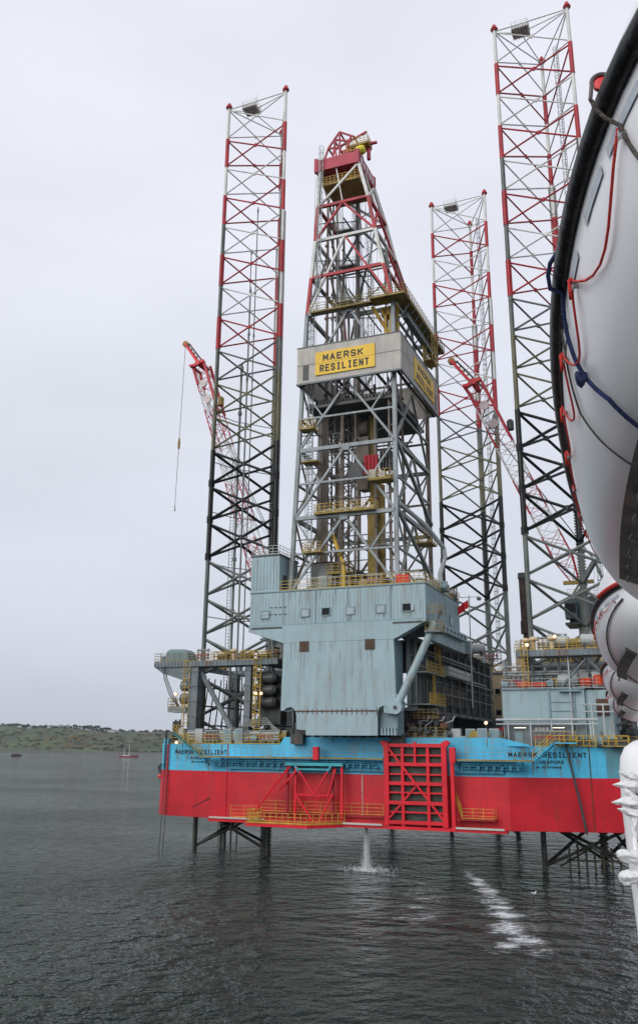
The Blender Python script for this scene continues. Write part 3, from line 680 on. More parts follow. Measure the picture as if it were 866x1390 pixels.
# ------------------------------------------------------------------ cantilever
def corr(mb, x0, x1, y, z0, z1, pitch=0.42, d=0.07, axis='x', sgn=-1):
    """raised ribs of corrugated cladding on a face"""
    n = max(1, int((x1-x0)/pitch))
    for i in range(n):
        a = x0+(x1-x0)*(i+0.15)/n; b = x0+(x1-x0)*(i+0.6)/n
        if axis == 'x': mb.box(a, b, y+sgn*d, y, z0, z1)
        else: mb.box(y, y+d, a, b, z0, z1)
def cantilever():
    t = T('cantilever', 'blue grey cantilever box reaching out over the middle of the hull with ribbed side girders', 'cantilever', (-3.3, 5, 15))
    YF = -16.0
    # front end panel with arched lower corners
    mb = MB()
    arcR = [(2.0+1.1*math.sin(a)*-1+0.0, 17.75+0.0+1.0*math.cos(a)) for a in ()]
    top = [(-10.4, 26.0), (3.95, 26.0), (4.1, 17.9), (3.2, 18.0)]
    arc = [(3.0-0.95*math.cos(a), 17.3+0.85*math.sin(a)) for a in [PI*0.75*i/6+0.6 for i in range(7)]][::1]
    poly = [(-10.4, 26.0), (3.95, 26.0), (4.15, 18.0), (3.3, 17.9), (3.0, 18.25), (2.5, 18.35), (2.05, 18.1), (1.85, 17.5), (1.8, 15.0), (-7.2, 15.0), (-7.25, 15.6), (-8.45, 15.7), (-8.5, 17.4), (-8.7, 18.0), (-9.2, 18.3), (-9.8, 18.2), (-10.2, 17.85), (-10.6, 17.9)]
    mb.prism(poly[::-1], 'y', YF, YF+0.5)
    mb.part('end_panel', 'house_blue', t)
    mb = MB(); mb.box(-8.6, 1.9, YF-0.05, YF-0.002, 17.72, 17.86)
    for i in range(17):
        x = -8.3+i*0.63; h = random.uniform(0.12, 0.5); mb.box(x, x+0.06, YF-0.06, YF-0.003, 17.75-h, 17.8+h*0.8)
    mb.part('rusty_seam', 'rust_brown', t)
    mb = MB(); mb.box(-10.4, 3.95, YF+0.5, YF+3.5, 17.9, 26.0); mb.box(1.8, 4.0, YF+0.9, YF+3.4, 15.05, 17.9); mb.part('end_box', 'house_trim', t)
    mb = MB()
    for i in range(5): mb.prism([(2.0+0.4*i, 15.05), (2.3+0.4*i, 15.05), (2.22+0.4*i, 15.9), (2.08+0.4*i, 15.9)], 'y', YF+0.55, YF+0.9)
    mb.part('foot_rib', 'house_blue', t)
    for x, z in ((-7.58, 25.0), (0.98, 24.98)):
        f = MB(); f.box(x-0.62, x+0.62, YF-0.10, YF-0.003, z-0.1, z+1.15); fo = f.part('vent', 'vent_brown', t)
        g = MB()
        for i in range(6): g.box(x-0.5, x+0.5, YF-0.14, YF-0.101, z+0.02+i*0.18, z+0.1+i*0.18)
        g.part('louvre', 'rust_brown', fo)
    # long plate girder at each side
    for s_, x in ((1, 4.6), (-1, -10.9)):
        mb = MB(); mb.box(x-0.25, x+0.25, -12.4, 31.4, 18.3, 26.4)
        mb.box(x-0.7, x+0.7, -12.4, 31.4, 26.4, 26.75); mb.box(x-0.75, x+0.75, -12.4, 31.4, 17.9, 18.3)
        o = s_*0.26
        for i in range(32):
            y = -12.0+i*1.4; mb.box(x, x+s_*0.72, y, y+0.12, 18.3, 26.4)
            if i % 3 == 0: mb.box(x, x+s_*0.9, y, y+0.28, 18.0, 26.6)
        mb.box(x, x+s_*0.62, -12.4, 31.4, 21.9, 22.1); mb.box(x, x+s_*0.5, -12.4, 31.4, 24.3, 24.45)
        mb.part('side_girder', 'girder_grey', t)
    mb = MB()
    for i in range(14): mb.box(5.0, 5.42, -6+i*1.4, -5+i*1.4, 19.2, 21.6)
    mb.part('dark_panel', 'steel_dark', t)
    mb = MB()
    for i, (z, r, y0, y1) in enumerate(((23.2, 0.12, -11, 26), (22.8, 0.09, -11, 30), (25.3, 0.16, -10, 18), (20.5, 0.07, -4, 30), (24.9, 0.08, -11, 30))): mb.tube((5.7, y0, z), (5.7, y1, z), r, 6)
    for i in range(14):
        y = -10.8+i*0.55; mb.tube((5.0+0.1*(i % 3), y, 18.5), (5.0+0.1*(i % 3), y, 25.8), random.choice((0.07, 0.1, 0.14)), 6)
    mb.part('service_pipe', 'steel_grey', t)
    mb = MB(); mb.box(5.3, 6.3, 0, 12, 22.9, 24.2)
    for i in range(13): mb.box(6.3, 6.42, 0.1+i*0.95, 0.9+i*0.95, 23.0, 23.55); mb.box(6.3, 6.42, 0.1+i*0.95, 0.9+i*0.95, 23.65, 24.15)
    mb.part('cable_tray', 'rail_grey', t)
    mb = MB(); mb.box(4.0, 6.8, -11.8, -3.2, 22.4, 22.55); mb.box(4.0, 7.2, -12.2, -5, 18.6, 18.75); mb.box(4.9, 6.3, -3, 31.4, 26.76, 26.86); mb.part('side_walkway', 'steel_grey', t)
    mb = MB(); mb.rail([(6.75, -11.8, 22.55), (6.75, -3.2, 22.55)], 1.2, 0.9, 0.04); mb.rail([(7.15, -12.2, 18.75), (7.15, -5, 18.75)], 1.25, 0.7, 0.05)
    mb.rail([(6.25, -2, 26.86), (6.25, 31.3, 26.86)], 1.1, 1.4, 0.04); mb.part('side_railing', 'rail_yellow', t)
    mb = MB(); mb.ladder((6.6, -8.2, 18.8), (6.6, -8.2, 22.5), 0.8, (0, 1, 0), 0.06, rung=0.35); mb.ladder((6.9, -6.2, 22.5), (6.9, -6.2, 27.5), 0.7, (0, 1, 0), 0.06, cage=True); mb.part('ladder', 'rail_yellow', t)
    # top deck between the girders and the skid rails below
    mb = MB(); mb.box(-10.6, 4.3, -12.3, 31, 26.0, 26.3); mb.part('pipe_deck', 'deck_dark', t)
    mb = MB()
    for x in (-9.5, 3.4): mb.box(x-0.8, x+0.8, -13.5, 33, 14.0, 15.2); mb.box(x-0.5, x+0.5, -12.0, 8, 15.2, 17.9)
    mb.part('skid_rail', 'steel_dark', t)
    mb = MB()
    for i in range(26):
        x = random.uniform(1.9, 7.5); y = random.uniform(-12.5, -8); mb.cbox(x, y, random.uniform(14.9, 16.8), random.uniform(.3, 1.1), random.uniform(.3, 1), random.uniform(.2, .9))
    for i in range(10):
        x = random.uniform(2.5, 8); z = random.uniform(15.2, 17.2); mb.lathe((x, -11.5, z), [(0.3, -0.3), (0.36, 0), (0.3, 0.3)], 8, random.choice('xyz'))
    mb.part('hold_down_clamp', 'steel_dark', t)
    # upper wide beam under the drill floor house
    mb = MB(); mb.prism([(-15.3, 28.18), (-15.3, 27.55), (-10.4, 26.02), (3.97, 26.02), (4.4, 26.2), (7.95, 28.0), (7.95, 28.18)][::-1], 'y', YF-0.02, YF+1.4)
    mb.part('flared_apron', 'house_blue', t)
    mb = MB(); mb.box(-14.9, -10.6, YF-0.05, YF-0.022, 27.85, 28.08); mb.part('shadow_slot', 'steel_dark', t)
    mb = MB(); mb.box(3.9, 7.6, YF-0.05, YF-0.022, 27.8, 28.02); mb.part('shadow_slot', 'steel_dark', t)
    return t
cantilever()

t = T('support_strut', 'thick pale blue grey tube slanting from the cantilever corner up to the drill floor', 'strut', (4.6, -15.9, 18))
mb = MB(); mb.tube((4.3, -16.4, 18.1), (8.7, -14.6, 27.9), 0.46, 14); mb.lathe((4.3, -16.4, 18.1), [(0.75, -0.5), (0.8, -0.3), (0.8, 0.3), (0.75, 0.5)], 14, 'y'); mb.part('tube', 'house_blue', t, smooth=False)
mb = MB(); mb.lathe((4.3, -16.95, 18.1), [(0.22, -0.06), (0.22, 0.1)], 10, 'y'); mb.part('pin', 'steel_dark', t)
mb = MB(); mb.prism([(2.6, 17.6), (4.6, 17.2), (5.2, 18.6), (3.7, 20.2), (2.6, 20.2)], 'y', -15.9, -15.4); mb.part('pin_bracket', 'house_blue', t)
mb = MB(); mb.tube((8.7, -14.6, 27.9), (9.3, -14.4, 29.4), 0.25, 8); mb.box(7.6, 9.6, -15.6, -13.2, 26.7, 26.9); mb.part('head_fitting', 'girder_grey', t)
mb = MB(); mb.rail([(7.7, -15.5, 26.9), (9.5, -15.5, 26.9), (9.5, -13.3, 26.9)], 1.15, 0.6, 0.04); mb.rail([(8.1, -15.5, 28.9), (9.4, -15.5, 28.9), (9.4, -13.6, 28.9)], 1.1, 0.6, 0.04); mb.part('head_railing', 'yellow_dirty', t)

# ------------------------------------------------------------------ drill floor house
def drill_house():
    t = T('drill_floor_house', 'pale blue grey corrugated building with a row of small square windows below the derrick', 'drill floor building', (-3.6, -8, 28.2))
    YF = -15.8; Z1, Z2 = 28.2, 32.5
    mb = MB(); mb.box(-15.3, 7.9, YF, 0.8, Z1, Z2)
    corr(mb, -15.2, 7.8, YF, Z1+0.25, Z2-0.35, 0.46, 0.035); corr(mb, YF+0.1, 0.7, 7.9, Z1+0.25, Z2-0.35, 0.46, 0.035, 'y')
    mb.part('wall', 'house_blue', t)
    mb = MB(); mb.box(-15.38, 8.02, YF-0.12, 0.88, Z2, Z2+0.14); mb.box(-15.36, 8.0, YF-0.1, 0.86, Z1-0.02, Z1+0.16)
    for x in (-10.6, -6.2, -1.9, 3.6): mb.box(x-0.04, x+0.04, YF-0.085, YF-0.06, Z1+0.2, Z2)
    mb.part('trim_band', 'house_trim', t)
    for x, dk in ((-13.1, 0), (-7.59, 1), (-4.78, 2), (-1.6, 1), (2.31, 1), (5.62, 2)):
        fr = MB(); z = 29.7
        for a, b, c, d in ((-.6, .6, -.52, -.42), (-.6, .6, .42, .52), (-.6, -.5, -.42, .42), (.5, .6, -.42, .42)): fr.box(x+a, x+b, YF-0.16, YF-0.055, z+c, z+d)
        if dk == 0: fr.box(x-0.5, x+0.5, YF-0.13, YF-0.07, z-0.04, z+0.04)
        f = fr.part('window', 'house_trim', t)
        g = MB(); g.box(x-0.5, x+0.5, YF-0.1, YF-0.062, z-0.42, z+0.42); g.part('pane', 'window_dark' if dk == 2 else 'glass_pale', f)
        if x > 5:
            g = MB(); g.box(x+0.62, x+0.85, YF-0.2, YF-0.07, z-0.4, z+0.4); g.part('shutter', 'rail_grey', f)
    fr = MB(); fr.box(7.97, 8.05, -4.7, -3.9, 28.9, 30.3); f = fr.part('window', 'house_trim', t); g = MB(); g.box(8.05, 8.08, -4.6, -4.0, 29.0, 29.9); g.part('pane', 'glass_pale', f)
    for i in range(8):
        mb = MB(); x = -12.3+(i % 4)*0.65; z = 29.65 if i < 4 else 30.55; mb.box(x-0.2, x+0.2, YF-0.09, YF-0.065, z-0.03, z+0.05); mb.part('vent_slot', 'steel_dark', t)
    # tower block on the left
    mb = MB(); mb.box(-15.3, -11.3, YF, -10, Z2+0.15, 37.3); corr(mb, -15.2, -11.4, YF, Z2+0.5, 36.9, 0.44, 0.06); corr(mb, YF+0.1, -10.1, -11.3, Z2+0.5, 36.9, 0.44, 0.06, 'y')
    mb.part('corner_tower', 'house_blue', t)
    mb = MB(); mb.box(-15.4, -11.2, YF-0.12, -9.9, 37.3, 37.45); mb.box(-11.235, -11.2, YF+1.0, YF+2.0, Z2+0.2, 34.9); mb.part('tower_cap', 'steel_dark', t)
    mb = MB(); mb.rail([(-15.3, YF, 37.45), (-11.3, YF, 37.45), (-11.3, -10, 37.45), (-15.3, -10, 37.45), (-15.3, YF, 37.45)], 1.2, 1.0, 0.045); mb.part('tower_railing', 'rail_grey', t)
    # dark drip ledge at the right flank with slots
    mb = MB(); mb.box(7.9, 8.9, -14.5, 0.8, 27.3, 28.15); mb.box(7.4, 8.2, -14.5, 2, 25.9, 27.3); mb.part('flank_ledge', 'house_blue', t)
    for i in range(7):
        mb = MB(); mb.box(8.9, 8.93, -12+i*1.8, -11+i*1.8, 27.5, 27.9); mb.part('flank_slot', 'steel_dark', t)
    mb = MB(); mb.rail([(-11.2, YF+0.1, Z2+0.14), (7.9, YF+0.1, Z2+0.14), (7.9, 0.7, Z2+0.14), (3, 0.7, Z2+0.14)], 1.25, 1.3, 0.045); mb.part('floor_railing', 'rail_yellow', t)
    mb = MB(); mb.rail([(-9.5, YF+1.0, Z2+0.14), (6.9, YF+1.0, Z2+0.14), (6.9, 0, Z2+0.14)], 1.6, 1.7, 0.05, 2, False); mb.part('inner_railing', 'rail_grey', t)
    rs = random.Random(8)
    mb = MB()
    def st(x, z, w, l, y): mb.add([(x-w, y, z), (x+w, y, z), (x+w*.4, y, z-l), (x-w*.3, y, z-l*.9)], [(0, 1, 2, 3)])
    for x in (-13.1, -7.59, -4.78, -1.6, 2.31, 5.62):
        for i in range(3): st(x+rs.uniform(-.5, .5), 29.1, rs.uniform(.015, .04), rs.uniform(.3, .8), YF-0.075)
    for i in range(12): st(rs.uniform(-15, 7.5), 32.4, rs.uniform(.02, .05), rs.uniform(.4, 2.2), YF-0.075)
    mb.part('rust_stain', 'stain_pale', t)
    mb = MB()
    for i in range(12): st(rs.uniform(-10.2, 3.7), rs.choice((26.0, 25.0, 22.5, 17.7)), rs.uniform(.02, .06), rs.uniform(.5, 2.6), -16.022)
    for x in (-7.58, .98):
        for i in range(3): st(x+rs.uniform(-.55, .55), 24.9, rs.uniform(.02, .05), rs.uniform(1.2, 3.5), -16.022)
    mb.part('rust_stain', 'stain_pale', t)
drill_house()

# ------------------------------------------------------------------ derrick
DLV = [32.7, 37.65, 42.4, 47.1, 51.8, 56.3, 60.9, 66.3, 72.0, 77.75, 83.6, 89.2, 95.2]
def dcorner(c, z):
    """corner: 0 front left, 1 front right, 2 back right, 3 back left"""
    def itp(tab):
        for (za, a), (zb, b) in zip(tab[:-1], tab[1:]):
            if z <= zb: return a+(b-a)*(z-za)/(zb-za)
        return tab[-1][1]
    xl = itp([(32, -10.5), (60, -9.3), (72, -8.7), (83.6, -7.6), (95.2, -6.9)])
    xr = itp([(32, 3.9), (60, 3.95), (72, 3.94), (77.7, 2.65), (83.6, 1.5), (89.2, .5), (95.2, -.9)])
    yb = itp([(32, 1.7), (60, 1.7), (72, 1.7), (76.2, -2.1+2.0), (82.6, -4.6), (95.2, -7.4)])
    return [(xl, -14.0), (xr, -14.0), (xr, yb), (xl, yb)][c] + (z,)
def more_inner(t):
    rr = random.Random(9)
    for k in range(10):
        mb = MB(); x, y = rr.uniform(-7.5, 1.5), rr.uniform(-12, -2); z0 = rr.uniform(33, 62); l = rr.uniform(20, 34)
        mb.tube((x, y, z0), (x*.85-.4, y, min(93, z0+l)), rr.uniform(.06, .13), 6); mb.part('conduit', rr.choice(['rail_grey', 'leg_white', 'steel_grey', 'pipe_brown']), t)
    for z in (36, 39.5, 44.8, 49.3, 54.0, 75, 80.5, 86.5):
        xl, yl, _ = dcorner(0, z); xr, yb, _ = dcorner(2, z); mb = MB()
        mb.beam((xl, (yl+yb)/2, z), (xr, (yl+yb)/2, z), .2); mb.beam(((xl+xr)/2, yl, z), ((xl+xr)/2, yb, z), .18)
        mb.beam((xl, yl, z), ((xl+xr)/2, (yl+yb)/2, z+2), .13); mb.beam((xr, yl, z), ((xl+xr)/2, (yl+yb)/2, z+2), .13)
        mb.beam((xl, (yl+yb)/2, z), ((xl+xr)/2, yb, z+2.4), .13)
        mb.part('inner_frame', rr.choice(['steel_grey', 'pipe_brown', 'leg_grey']), t)
    for z, x in ((75.2, -4.5), (81.0, -4.0), (87.0, -4.4), (50.5, 1.2), (38.9, 0.4)):
        d = MB(); d.box(x-1.2, x+1.2, -10.5, -8.5, z-.1, z); o = d.part('work_platform', 'steel_grey', t)
        r = MB(); r.rail([(x-1.2, -8.5, z), (x-1.2, -10.5, z), (x+1.2, -10.5, z), (x+1.2, -8.5, z)], 1.1, .8, .035); r.part('platform_railing', 'rail_grey', o)
    mb = MB()
    for i in range(14): mb.tube((rr.uniform(-8, 3), rr.uniform(-13, 0), 33+rr.uniform(0, 5)), (rr.uniform(-6, 0), rr.uniform(-12, -8), 92), .025, 4, cap=False)
    mb.part('wire_rope', 'steel_dark', t)
def derrick():
    t = T('drilling_derrick', 'tall open steel drilling derrick on the drill floor, red and white at its tapering top', 'derrick', (-3, -6, 32.7))
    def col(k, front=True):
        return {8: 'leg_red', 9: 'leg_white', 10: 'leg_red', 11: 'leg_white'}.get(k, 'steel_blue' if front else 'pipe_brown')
    for c in range(4):
        for k in range(0, 12):
            # one leg length per level pair
            if k < 8 and k % 2: continue
            k2 = k+2 if k < 8 else k+1
            mb = MB(); mb.beam(dcorner(c, DLV[k]), dcorner(c, DLV[k2]), 0.50 if k < 8 else 0.44)
            m = col(k, c < 2)
            if k >= 8 and c == 2: m = {8: 'leg_white', 9: 'leg_red', 10: 'leg_white', 11: 'leg_white'}[k]
            mb.part('leg_section', m, t)
    faces = ((0, 1), (1, 2), (2, 3), (3, 0))
    def lerp(a, b, f): return tuple(a[i]+(b[i]-a[i])*f for i in range(3))
    for fi, (a, b) in enumerate(faces):
        for k, m in ((0, None), (2, 'd'), (4, 'd'), (8, 'd'), (9, 'd'), (10, 's'), (11, 's')):
            if k == 0: continue
            z = DLV[k]; mb = MB(); mb.beam(dcorner(a, z), dcorner(b, z), 0.5 if k < 9 else 0.42)
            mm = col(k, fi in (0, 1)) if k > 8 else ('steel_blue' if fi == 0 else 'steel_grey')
            if k == 9: mm = 'leg_red' if fi < 2 else 'leg_grey'
            if k == 10: mm = 'leg_white'
            if k == 11: mm = 'leg_red'
            mb.part('girt', mm, t)
        # two level inverted V braces with a middle tie
        for k in (0, 2, 4, 6, 8):
            top = DLV[k+2]; bot = DLV[k]; mid = DLV[k+1]
            A = lerp(dcorner(a, top), dcorner(b, top), 0.5)
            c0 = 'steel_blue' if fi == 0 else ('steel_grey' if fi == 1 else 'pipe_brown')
            mb = MB(); mb.beam(A, dcorner(a, bot), 0.30); 
            if k == 8 and fi == 0: mb.part('brace', 'leg_white', t)
            else: mb.part('brace', c0 if k < 8 else 'leg_grey', t)
            mb = MB(); mb.beam(A, dcorner(b, bot), 0.30); mb.part('brace', c0 if k < 8 else ('leg_red' if fi < 2 else 'leg_grey'), t)
            mb = MB(); mb.beam(dcorner(a, mid), dcorner(b, mid), 0.26)
            for q, w in ((a, 0), (b, 1)):
                M_ = lerp(A, dcorner(q, bot), 0.5)
                mb.beam(dcorner(q, top), M_, 0.2) if k != 6 else None
            mb.part('tie', c0 if k < 8 else 'leg_grey', t)
        A = lerp(dcorner(a, DLV[11]), dcorner(b, DLV[11]), 0.5)
        mb = MB(); mb.beam(A, dcorner(a, DLV[10]), 0.3); mb.beam(A, dcorner(b, DLV[10]), 0.3); mb.part('brace', 'leg_red' if fi < 2 else 'leg_grey', t)
        mb = MB(); mb.beam(dcorner(a, DLV[11]), dcorner(b, DLV[12]), 0.3)
        mb.beam(lerp(dcorner(a, DLV[11]), dcorner(b, DLV[11]), .5), lerp(dcorner(a, DLV[12]), dcorner(b, DLV[12]), .42), 0.16); mb.part('brace', 'leg_white', t)
    # gusset plates on the front face
    for k in (2, 4, 8): 
        z = DLV[k]; A = lerp(dcorner(0, z), dcorner(1, z), 0.5); mb = MB()
        mb.prism([(A[0]-0.7, z+0.1), (A[0]-0.45, z-0.7), (A[0]+0.45, z-0.7), (A[0]+0.7, z+0.1)], 'y', -14.3, -13.7)
        mb.part('gusset', 'steel_blue', t)
    # crown: red box frame
    zc0, zc1 = 95.2, 97.1
    mb = MB(); x0, x1, y0, y1 = -7.5, -1.0, -14.2, -7.0
    for a in (y0, y1): mb.box(x0, x1, a-0.15, a+0.15, zc0, zc1)
    for a in (x0, x1): mb.box(a-0.18, a+0.18, y0-0.17, y1+0.17, zc0-0.01, zc1+0.01)
    for a in (x0, x1):
        for b in (y0, y1): mb.box(a-0.25, a+0.25, b-0.25, b+0.25, zc0-0.15, zc1+0.3)
    mb.box(x0, x1, y0, y1, zc0+0.5, zc0+0.62)
    mb.part('crown_frame', 'crown_red', t)
    mb = MB()
    for i in range(5): mb.box(x1+0.18, x1+0.22, y0+0.9+i*1.25, y0+1.6+i*1.25, zc0+0.4, zc1-0.4)
    mb.part('crown_slot', 'leg_white', t)
    mb = MB(); mb.box(-6.6, -0.9, -14.0, -8, 92.7, 92.9); mb.part('crown_platform', 'yellow_dirty', t)
    mb = MB(); mb.rail([(-6.6, -8, 92.9), (-6.6, -14.0, 92.9), (-0.9, -14.0, 92.9), (-.9, -8, 92.9)], 1.2, 0.6, 0.05); mb.part('crown_railing', 'rail_yellow', t)
    # top lifting frame
    mb = MB(); P = lambda x, z, y=-13.2: (x, y, z)
    for y in (-13.2, -9.5):
        for a, b in (((-6.9, 97), (-6.0, 99.7)), ((-6.0, 99.7), (-4.2, 102.1)), ((-4.2, 102.1), (-4.2, 97)), ((-4.2, 102.1), (-1.9, 100.6)), ((-6.0, 99.7), (-3.9, 99.2)), ((-5.1, 101), (-2.4, 99.9)), ((-5.1, 101), (-4.6, 97)), ((-5.4, 97), (-4.8, 101)), ((-2.4, 100.8), (-3.6, 97)), ((-3.9, 98.6), (-2.0, 98.2))):
            mb.beam(P(*a, y), P(*b, y), 0.24)
    for x, z in ((-6.0, 99.7), (-4.2, 102.1), (-5.1, 101), (-1.9, 100.6)): mb.beam(P(x, z), P(x, z, -9.5), 0.22)
    mb.beam((-4.9, -13, 99.4), (-0.3, -12, 101.9), 0.26)
    mb.part('lifting_frame', 'crown_red', t)
    mb = MB(); mb.box(-0.3, 0.15, -12.1, -11.6, 97, 100.1); mb.box(-0.4, 1.2, -12.0, -11.6, 99.6, 99.9); mb.part('lifting_post', 'crown_red', t)
    mb = MB(); mb.box(-3.2, 0.2, -13.2, -11.2, 99.0, 99.2); mb.part('gantry_deck', 'yellow_dirty', t)
    mb = MB(); mb.rail([(-3.2, -13.2, 99.2), (0.2, -13.2, 99.2), (0.2, -11.2, 99.2)], 1.2, 0.5, 0.05); mb.rail([(-3.4, -13.6, 97.1), (-1.2, -13.6, 97.1), (-1.2, -11, 97.1)], 1.3, 0.5, 0.05)
    mb.part('gantry_railing', 'rail_yellow', t)
    mb = MB(); mb.lathe((-0.9, -13.1, 98.0), [(0.1, -.7), (.6, -.6), (.75, 0), (.6, .6), (.1, .7)], 12, 'x'); mb.part('sheave', 'yellow_bright', t)
    mb = MB(); mb.ladder((-6.9, -14.5, 72), (-6.5, -14.4, 99), 0.5, (1, 0, 0), 0.04, cage=True); mb.part('ladder', 'rail_grey', t)
    mb = MB()
    for i in range(4): mb.ladder((-8.3+i*.0, -13.1, 33+i*10), (-8.3, -13.1, 43+i*10), 0.6, (1, 0, 0), 0.05, cage=True)
    mb.ladder((-3.2, -3, 60), (-3.2, -3, 92), 0.6, (1, 0, 0), 0.04, cage=True)
    mb.part('ladder', 'rail_grey', t)
    # fingerboard and dark inner deck under the wind wall
    mb = MB(); mb.box(-8.9, 3.6, -13.6, 1.2, 57.9, 58.3)
    for i in range(26): mb.box(-8.6+i*0.48, -8.45+i*0.48, -13.2, -5.0, 58.3, 58.9)
    mb.part('fingerboard', 'steel_dark', t)
    mb = MB()
    for i in range(14):
        x = random.uniform(-8, 2.8); y = random.uniform(-12.5, 0); mb.cbox(x, y, 58.4, random.uniform(.5, 1.6), random.uniform(.5, 1.6), random.uniform(.5, 1.6))
    mb.part('racking_gear', 'girder_grey', t)
    # inner guide rails, stand pipes, drill pipe stands
    mb = MB(); mb.box(-1.5, -0.9, -8.5, -7.9, 34, 60); mb.part('guide_rail', 'yellow_dirty', t)
    mb = MB(); mb.box(-3.4, -3.0, -8.5, -7.9, 40, 93); mb.part('guide_rail', 'pipe_brown', t)
    mb = MB(); mb.box(-0.9, 0.1, -7.5, -6.8, 33, 48); mb.box(-1.7, -0.6, -9.0, -8.6, 33, 44.5); mb.part('guide_rail', 'yellow_dirty', t)
    mb = MB()
    for x, y, z0, z1, r in ((-7.4, -10, 33, 93, .2), (-6.7, -9.5, 33, 93, .14), (-6.2, -9, 33, 88, .2), (-4.6, -8.5, 33, 76, .16), (-5.2, -3, 33, 84, .18), (0.4, -11.5, 33, 61, .2), (2.2, -5, 33, 69, .16), (-2.3, -12, 33, 57, .12), (3.0, -13.2, 33, 61, .14), (-7.9, -2, 33, 93, .16), (-4.0, -12.5, 33, 57, .22), (-0.2, -4, 33, 90, .09), (1.1, -1, 33, 60, .16)):
        mb.tube((x, y, z0), (x*0.97-0.05*((z1-z0)/30), y, z1), r, 7)
        for k in range(int((z1-z0)/4)): mb.tube((x, y, z0+4*k), (x, y, z0+4*k+.3), r*1.6, 7)
    mb.part('stand_pipe', 'pipe_brown', t)
    mb = MB()
    for i in range(12):
        x = -8.0+0.26*(i % 6); y = -11.4+0.5*(i//6); mb.tube((x, y, 33), (x+0.15, y, 60), 0.09, 6)
    mb.part('drill_pipe_stand', 'pipe_brown', t)
    mb = MB()
    for i in range(9):
        x = -2.6+0.12*i; mb.tube((x, -8.2, 50), (x*0.6-1.8, -10.0+0.2*i, 95), 0.035, 5)
    for i in range(4): mb.tube((-8.9+0.3*i, -13.6, 40+3*i), (-7.9+0.3*i, -13.4, 95), 0.03, 4)
    mb.part('wire_rope', 'steel_dark', t)
    mb = MB(); mb.box(-3.0, -1.4, -9.4, -7.2, 50.5, 54.5); mb.box(-2.8, -1.6, -9.2, -7.6, 47.0, 50.5); mb.lathe((-2.2, -8.4, 56), [(1.0, -0.6), (1.1, -0.3), (1.1, .3), (1.0, .6)], 14, 'x'); mb.part('travelling_block', 'pipe_brown', t)
    # small work platforms with railings
    def plat(x0, x1, y0, y1, z, m='rail_yellow'):
        d = MB(); d.box(x0, x1, y0, y1, z-0.15, z); o = d.part('work_platform', 'yellow_dirty', t)
        r = MB(); r.rail([(x0, y1, z), (x0, y0, z), (x1, y0, z), (x1, y1, z)], 1.2, 0.7, 0.045); r.part('platform_railing', m, o)
    plat(-7.0, 1.3, -14.9, -13.3, 42.7); plat(0.6, 3.6, -15.2, -13.2, 46.4); plat(-9.2, -7.1, -15.1, -13.4, 54.6); plat(-8.9, -6.6, -14.9, -13.2, 50.0, 'rail_grey')
    plat(-8.6, -6.0, -14.8, -13.0, 37.7); plat(3.9, 6.0, -5.5, -2.5, 40.0); plat(-6.0, -3.0, -12.6, -11.0, 35.2)
    mb = MB()
    for i in range(7): mb.tube((-6.6+i*1.1, -14.1, 43.0+.15*(i % 2)), (-5.6+i*1.1, -14.0, 43.2), 0.1, 6)
    mb.part('platform_pipe', 'rail_grey', t)
    # red accumulator bottles with dark plate stack
    mb = MB()
    for i in range(4): mb.tube((-0.4+i*0.5, -13.2, 46.7+1.0), (-0.4+i*0.5, -13.2, 46.7+3.6), 0.26, 8)
    mb.part('accumulator', 'leg_red', t)
    mb = MB()
    for i in range(4): mb.box(1.6+i*0.4, 1.8+i*0.4, -13.5, -12, 48.2, 50.8)
    mb.part('plate_stack', 'steel_dark', t); mb = MB(); mb.box(-2.8, -0.9, -13.2, -12, 47.6, 49.6); mb.part('control_cabinet', 'steel_dark', t)
    mb = MB(); mb.box(0.6, 1.5, -14.8, -14.0, 46.6, 47.8); mb.box(1.9, 2.7, -14.8, -14.0, 46.6, 47.5); mb.part('instrument_box', 'rail_grey', t)
    # bent exhaust pipe down the right side
    mb = MB(); mb.path([(4.2, -13.6, 43.3), (6.2, -9, 41.4), (7.6, -5.2, 39.0), (7.7, -5.0, 37.8), (7.0, -5.2, 35.6), (7.0, -5.2, 32.7)], 0.3, 8); mb.part('mud_pipe', 'rail_grey', t)
    # long diagonal stiffeners on the right side
    mb = MB(); mb.beam((4.0, -13.8, 52.0), (4.2, 1.6, 44.0), 0.42); mb.beam((4.0, -13.8, 42.6), (4.2, 1.6, 36.0), 0.42); mb.part('brace', 'steel_grey', t)
    # upper side platform round the derrick with its hoist
    mb = MB(); mb.box(1.2, 6.2, -16.0, -13.7, 71.6, 71.8); mb.box(4.4, 6.2, -13.7, 4.6, 71.58, 71.78); mb.box(-7.9, 1.2, -15.0, -14.3, 71.7, 71.8); mb.part('gallery_deck', 'yellow_dirty', t)
    mb = MB(); mb.rail([(-7.9, -15.0, 71.8), (1.2, -15.0, 71.8), (1.2, -16.0, 71.8), (6.2, -16.0, 71.8), (6.2, 4.6, 71.8)], 1.25, 1.1, 0.05); mb.part('gallery_railing', 'yellow_dirty', t)
    mb = MB()
    for i in range(9): mb.beam((4.2, -13+2*i, 69.2), (6.1, -13+2*i, 71.5), 0.16)
    mb.beam((4.3, -13.5, 69.2), (4.3, 4.0, 69.2), 0.3); mb.box(4.6, 5.4, -12, 3, 70.0, 70.9); mb.part('gallery_bracket', 'girder_grey', t)
    mb = MB()
    for i in range(3): mb.box(2.4+i*.8, 2.8+i*.8, -13.4, -12.6, 66.2, 71.4)
    mb.box(2.0, 3.9, -13.4, -11.8, 70.2, 71.4); mb.beam((1.0, -14, 71.4), (3.4, -13.0, 66.8), 0.4); mb.part('pipe_handler', 'yellow_handler', t)
    mb = MB()
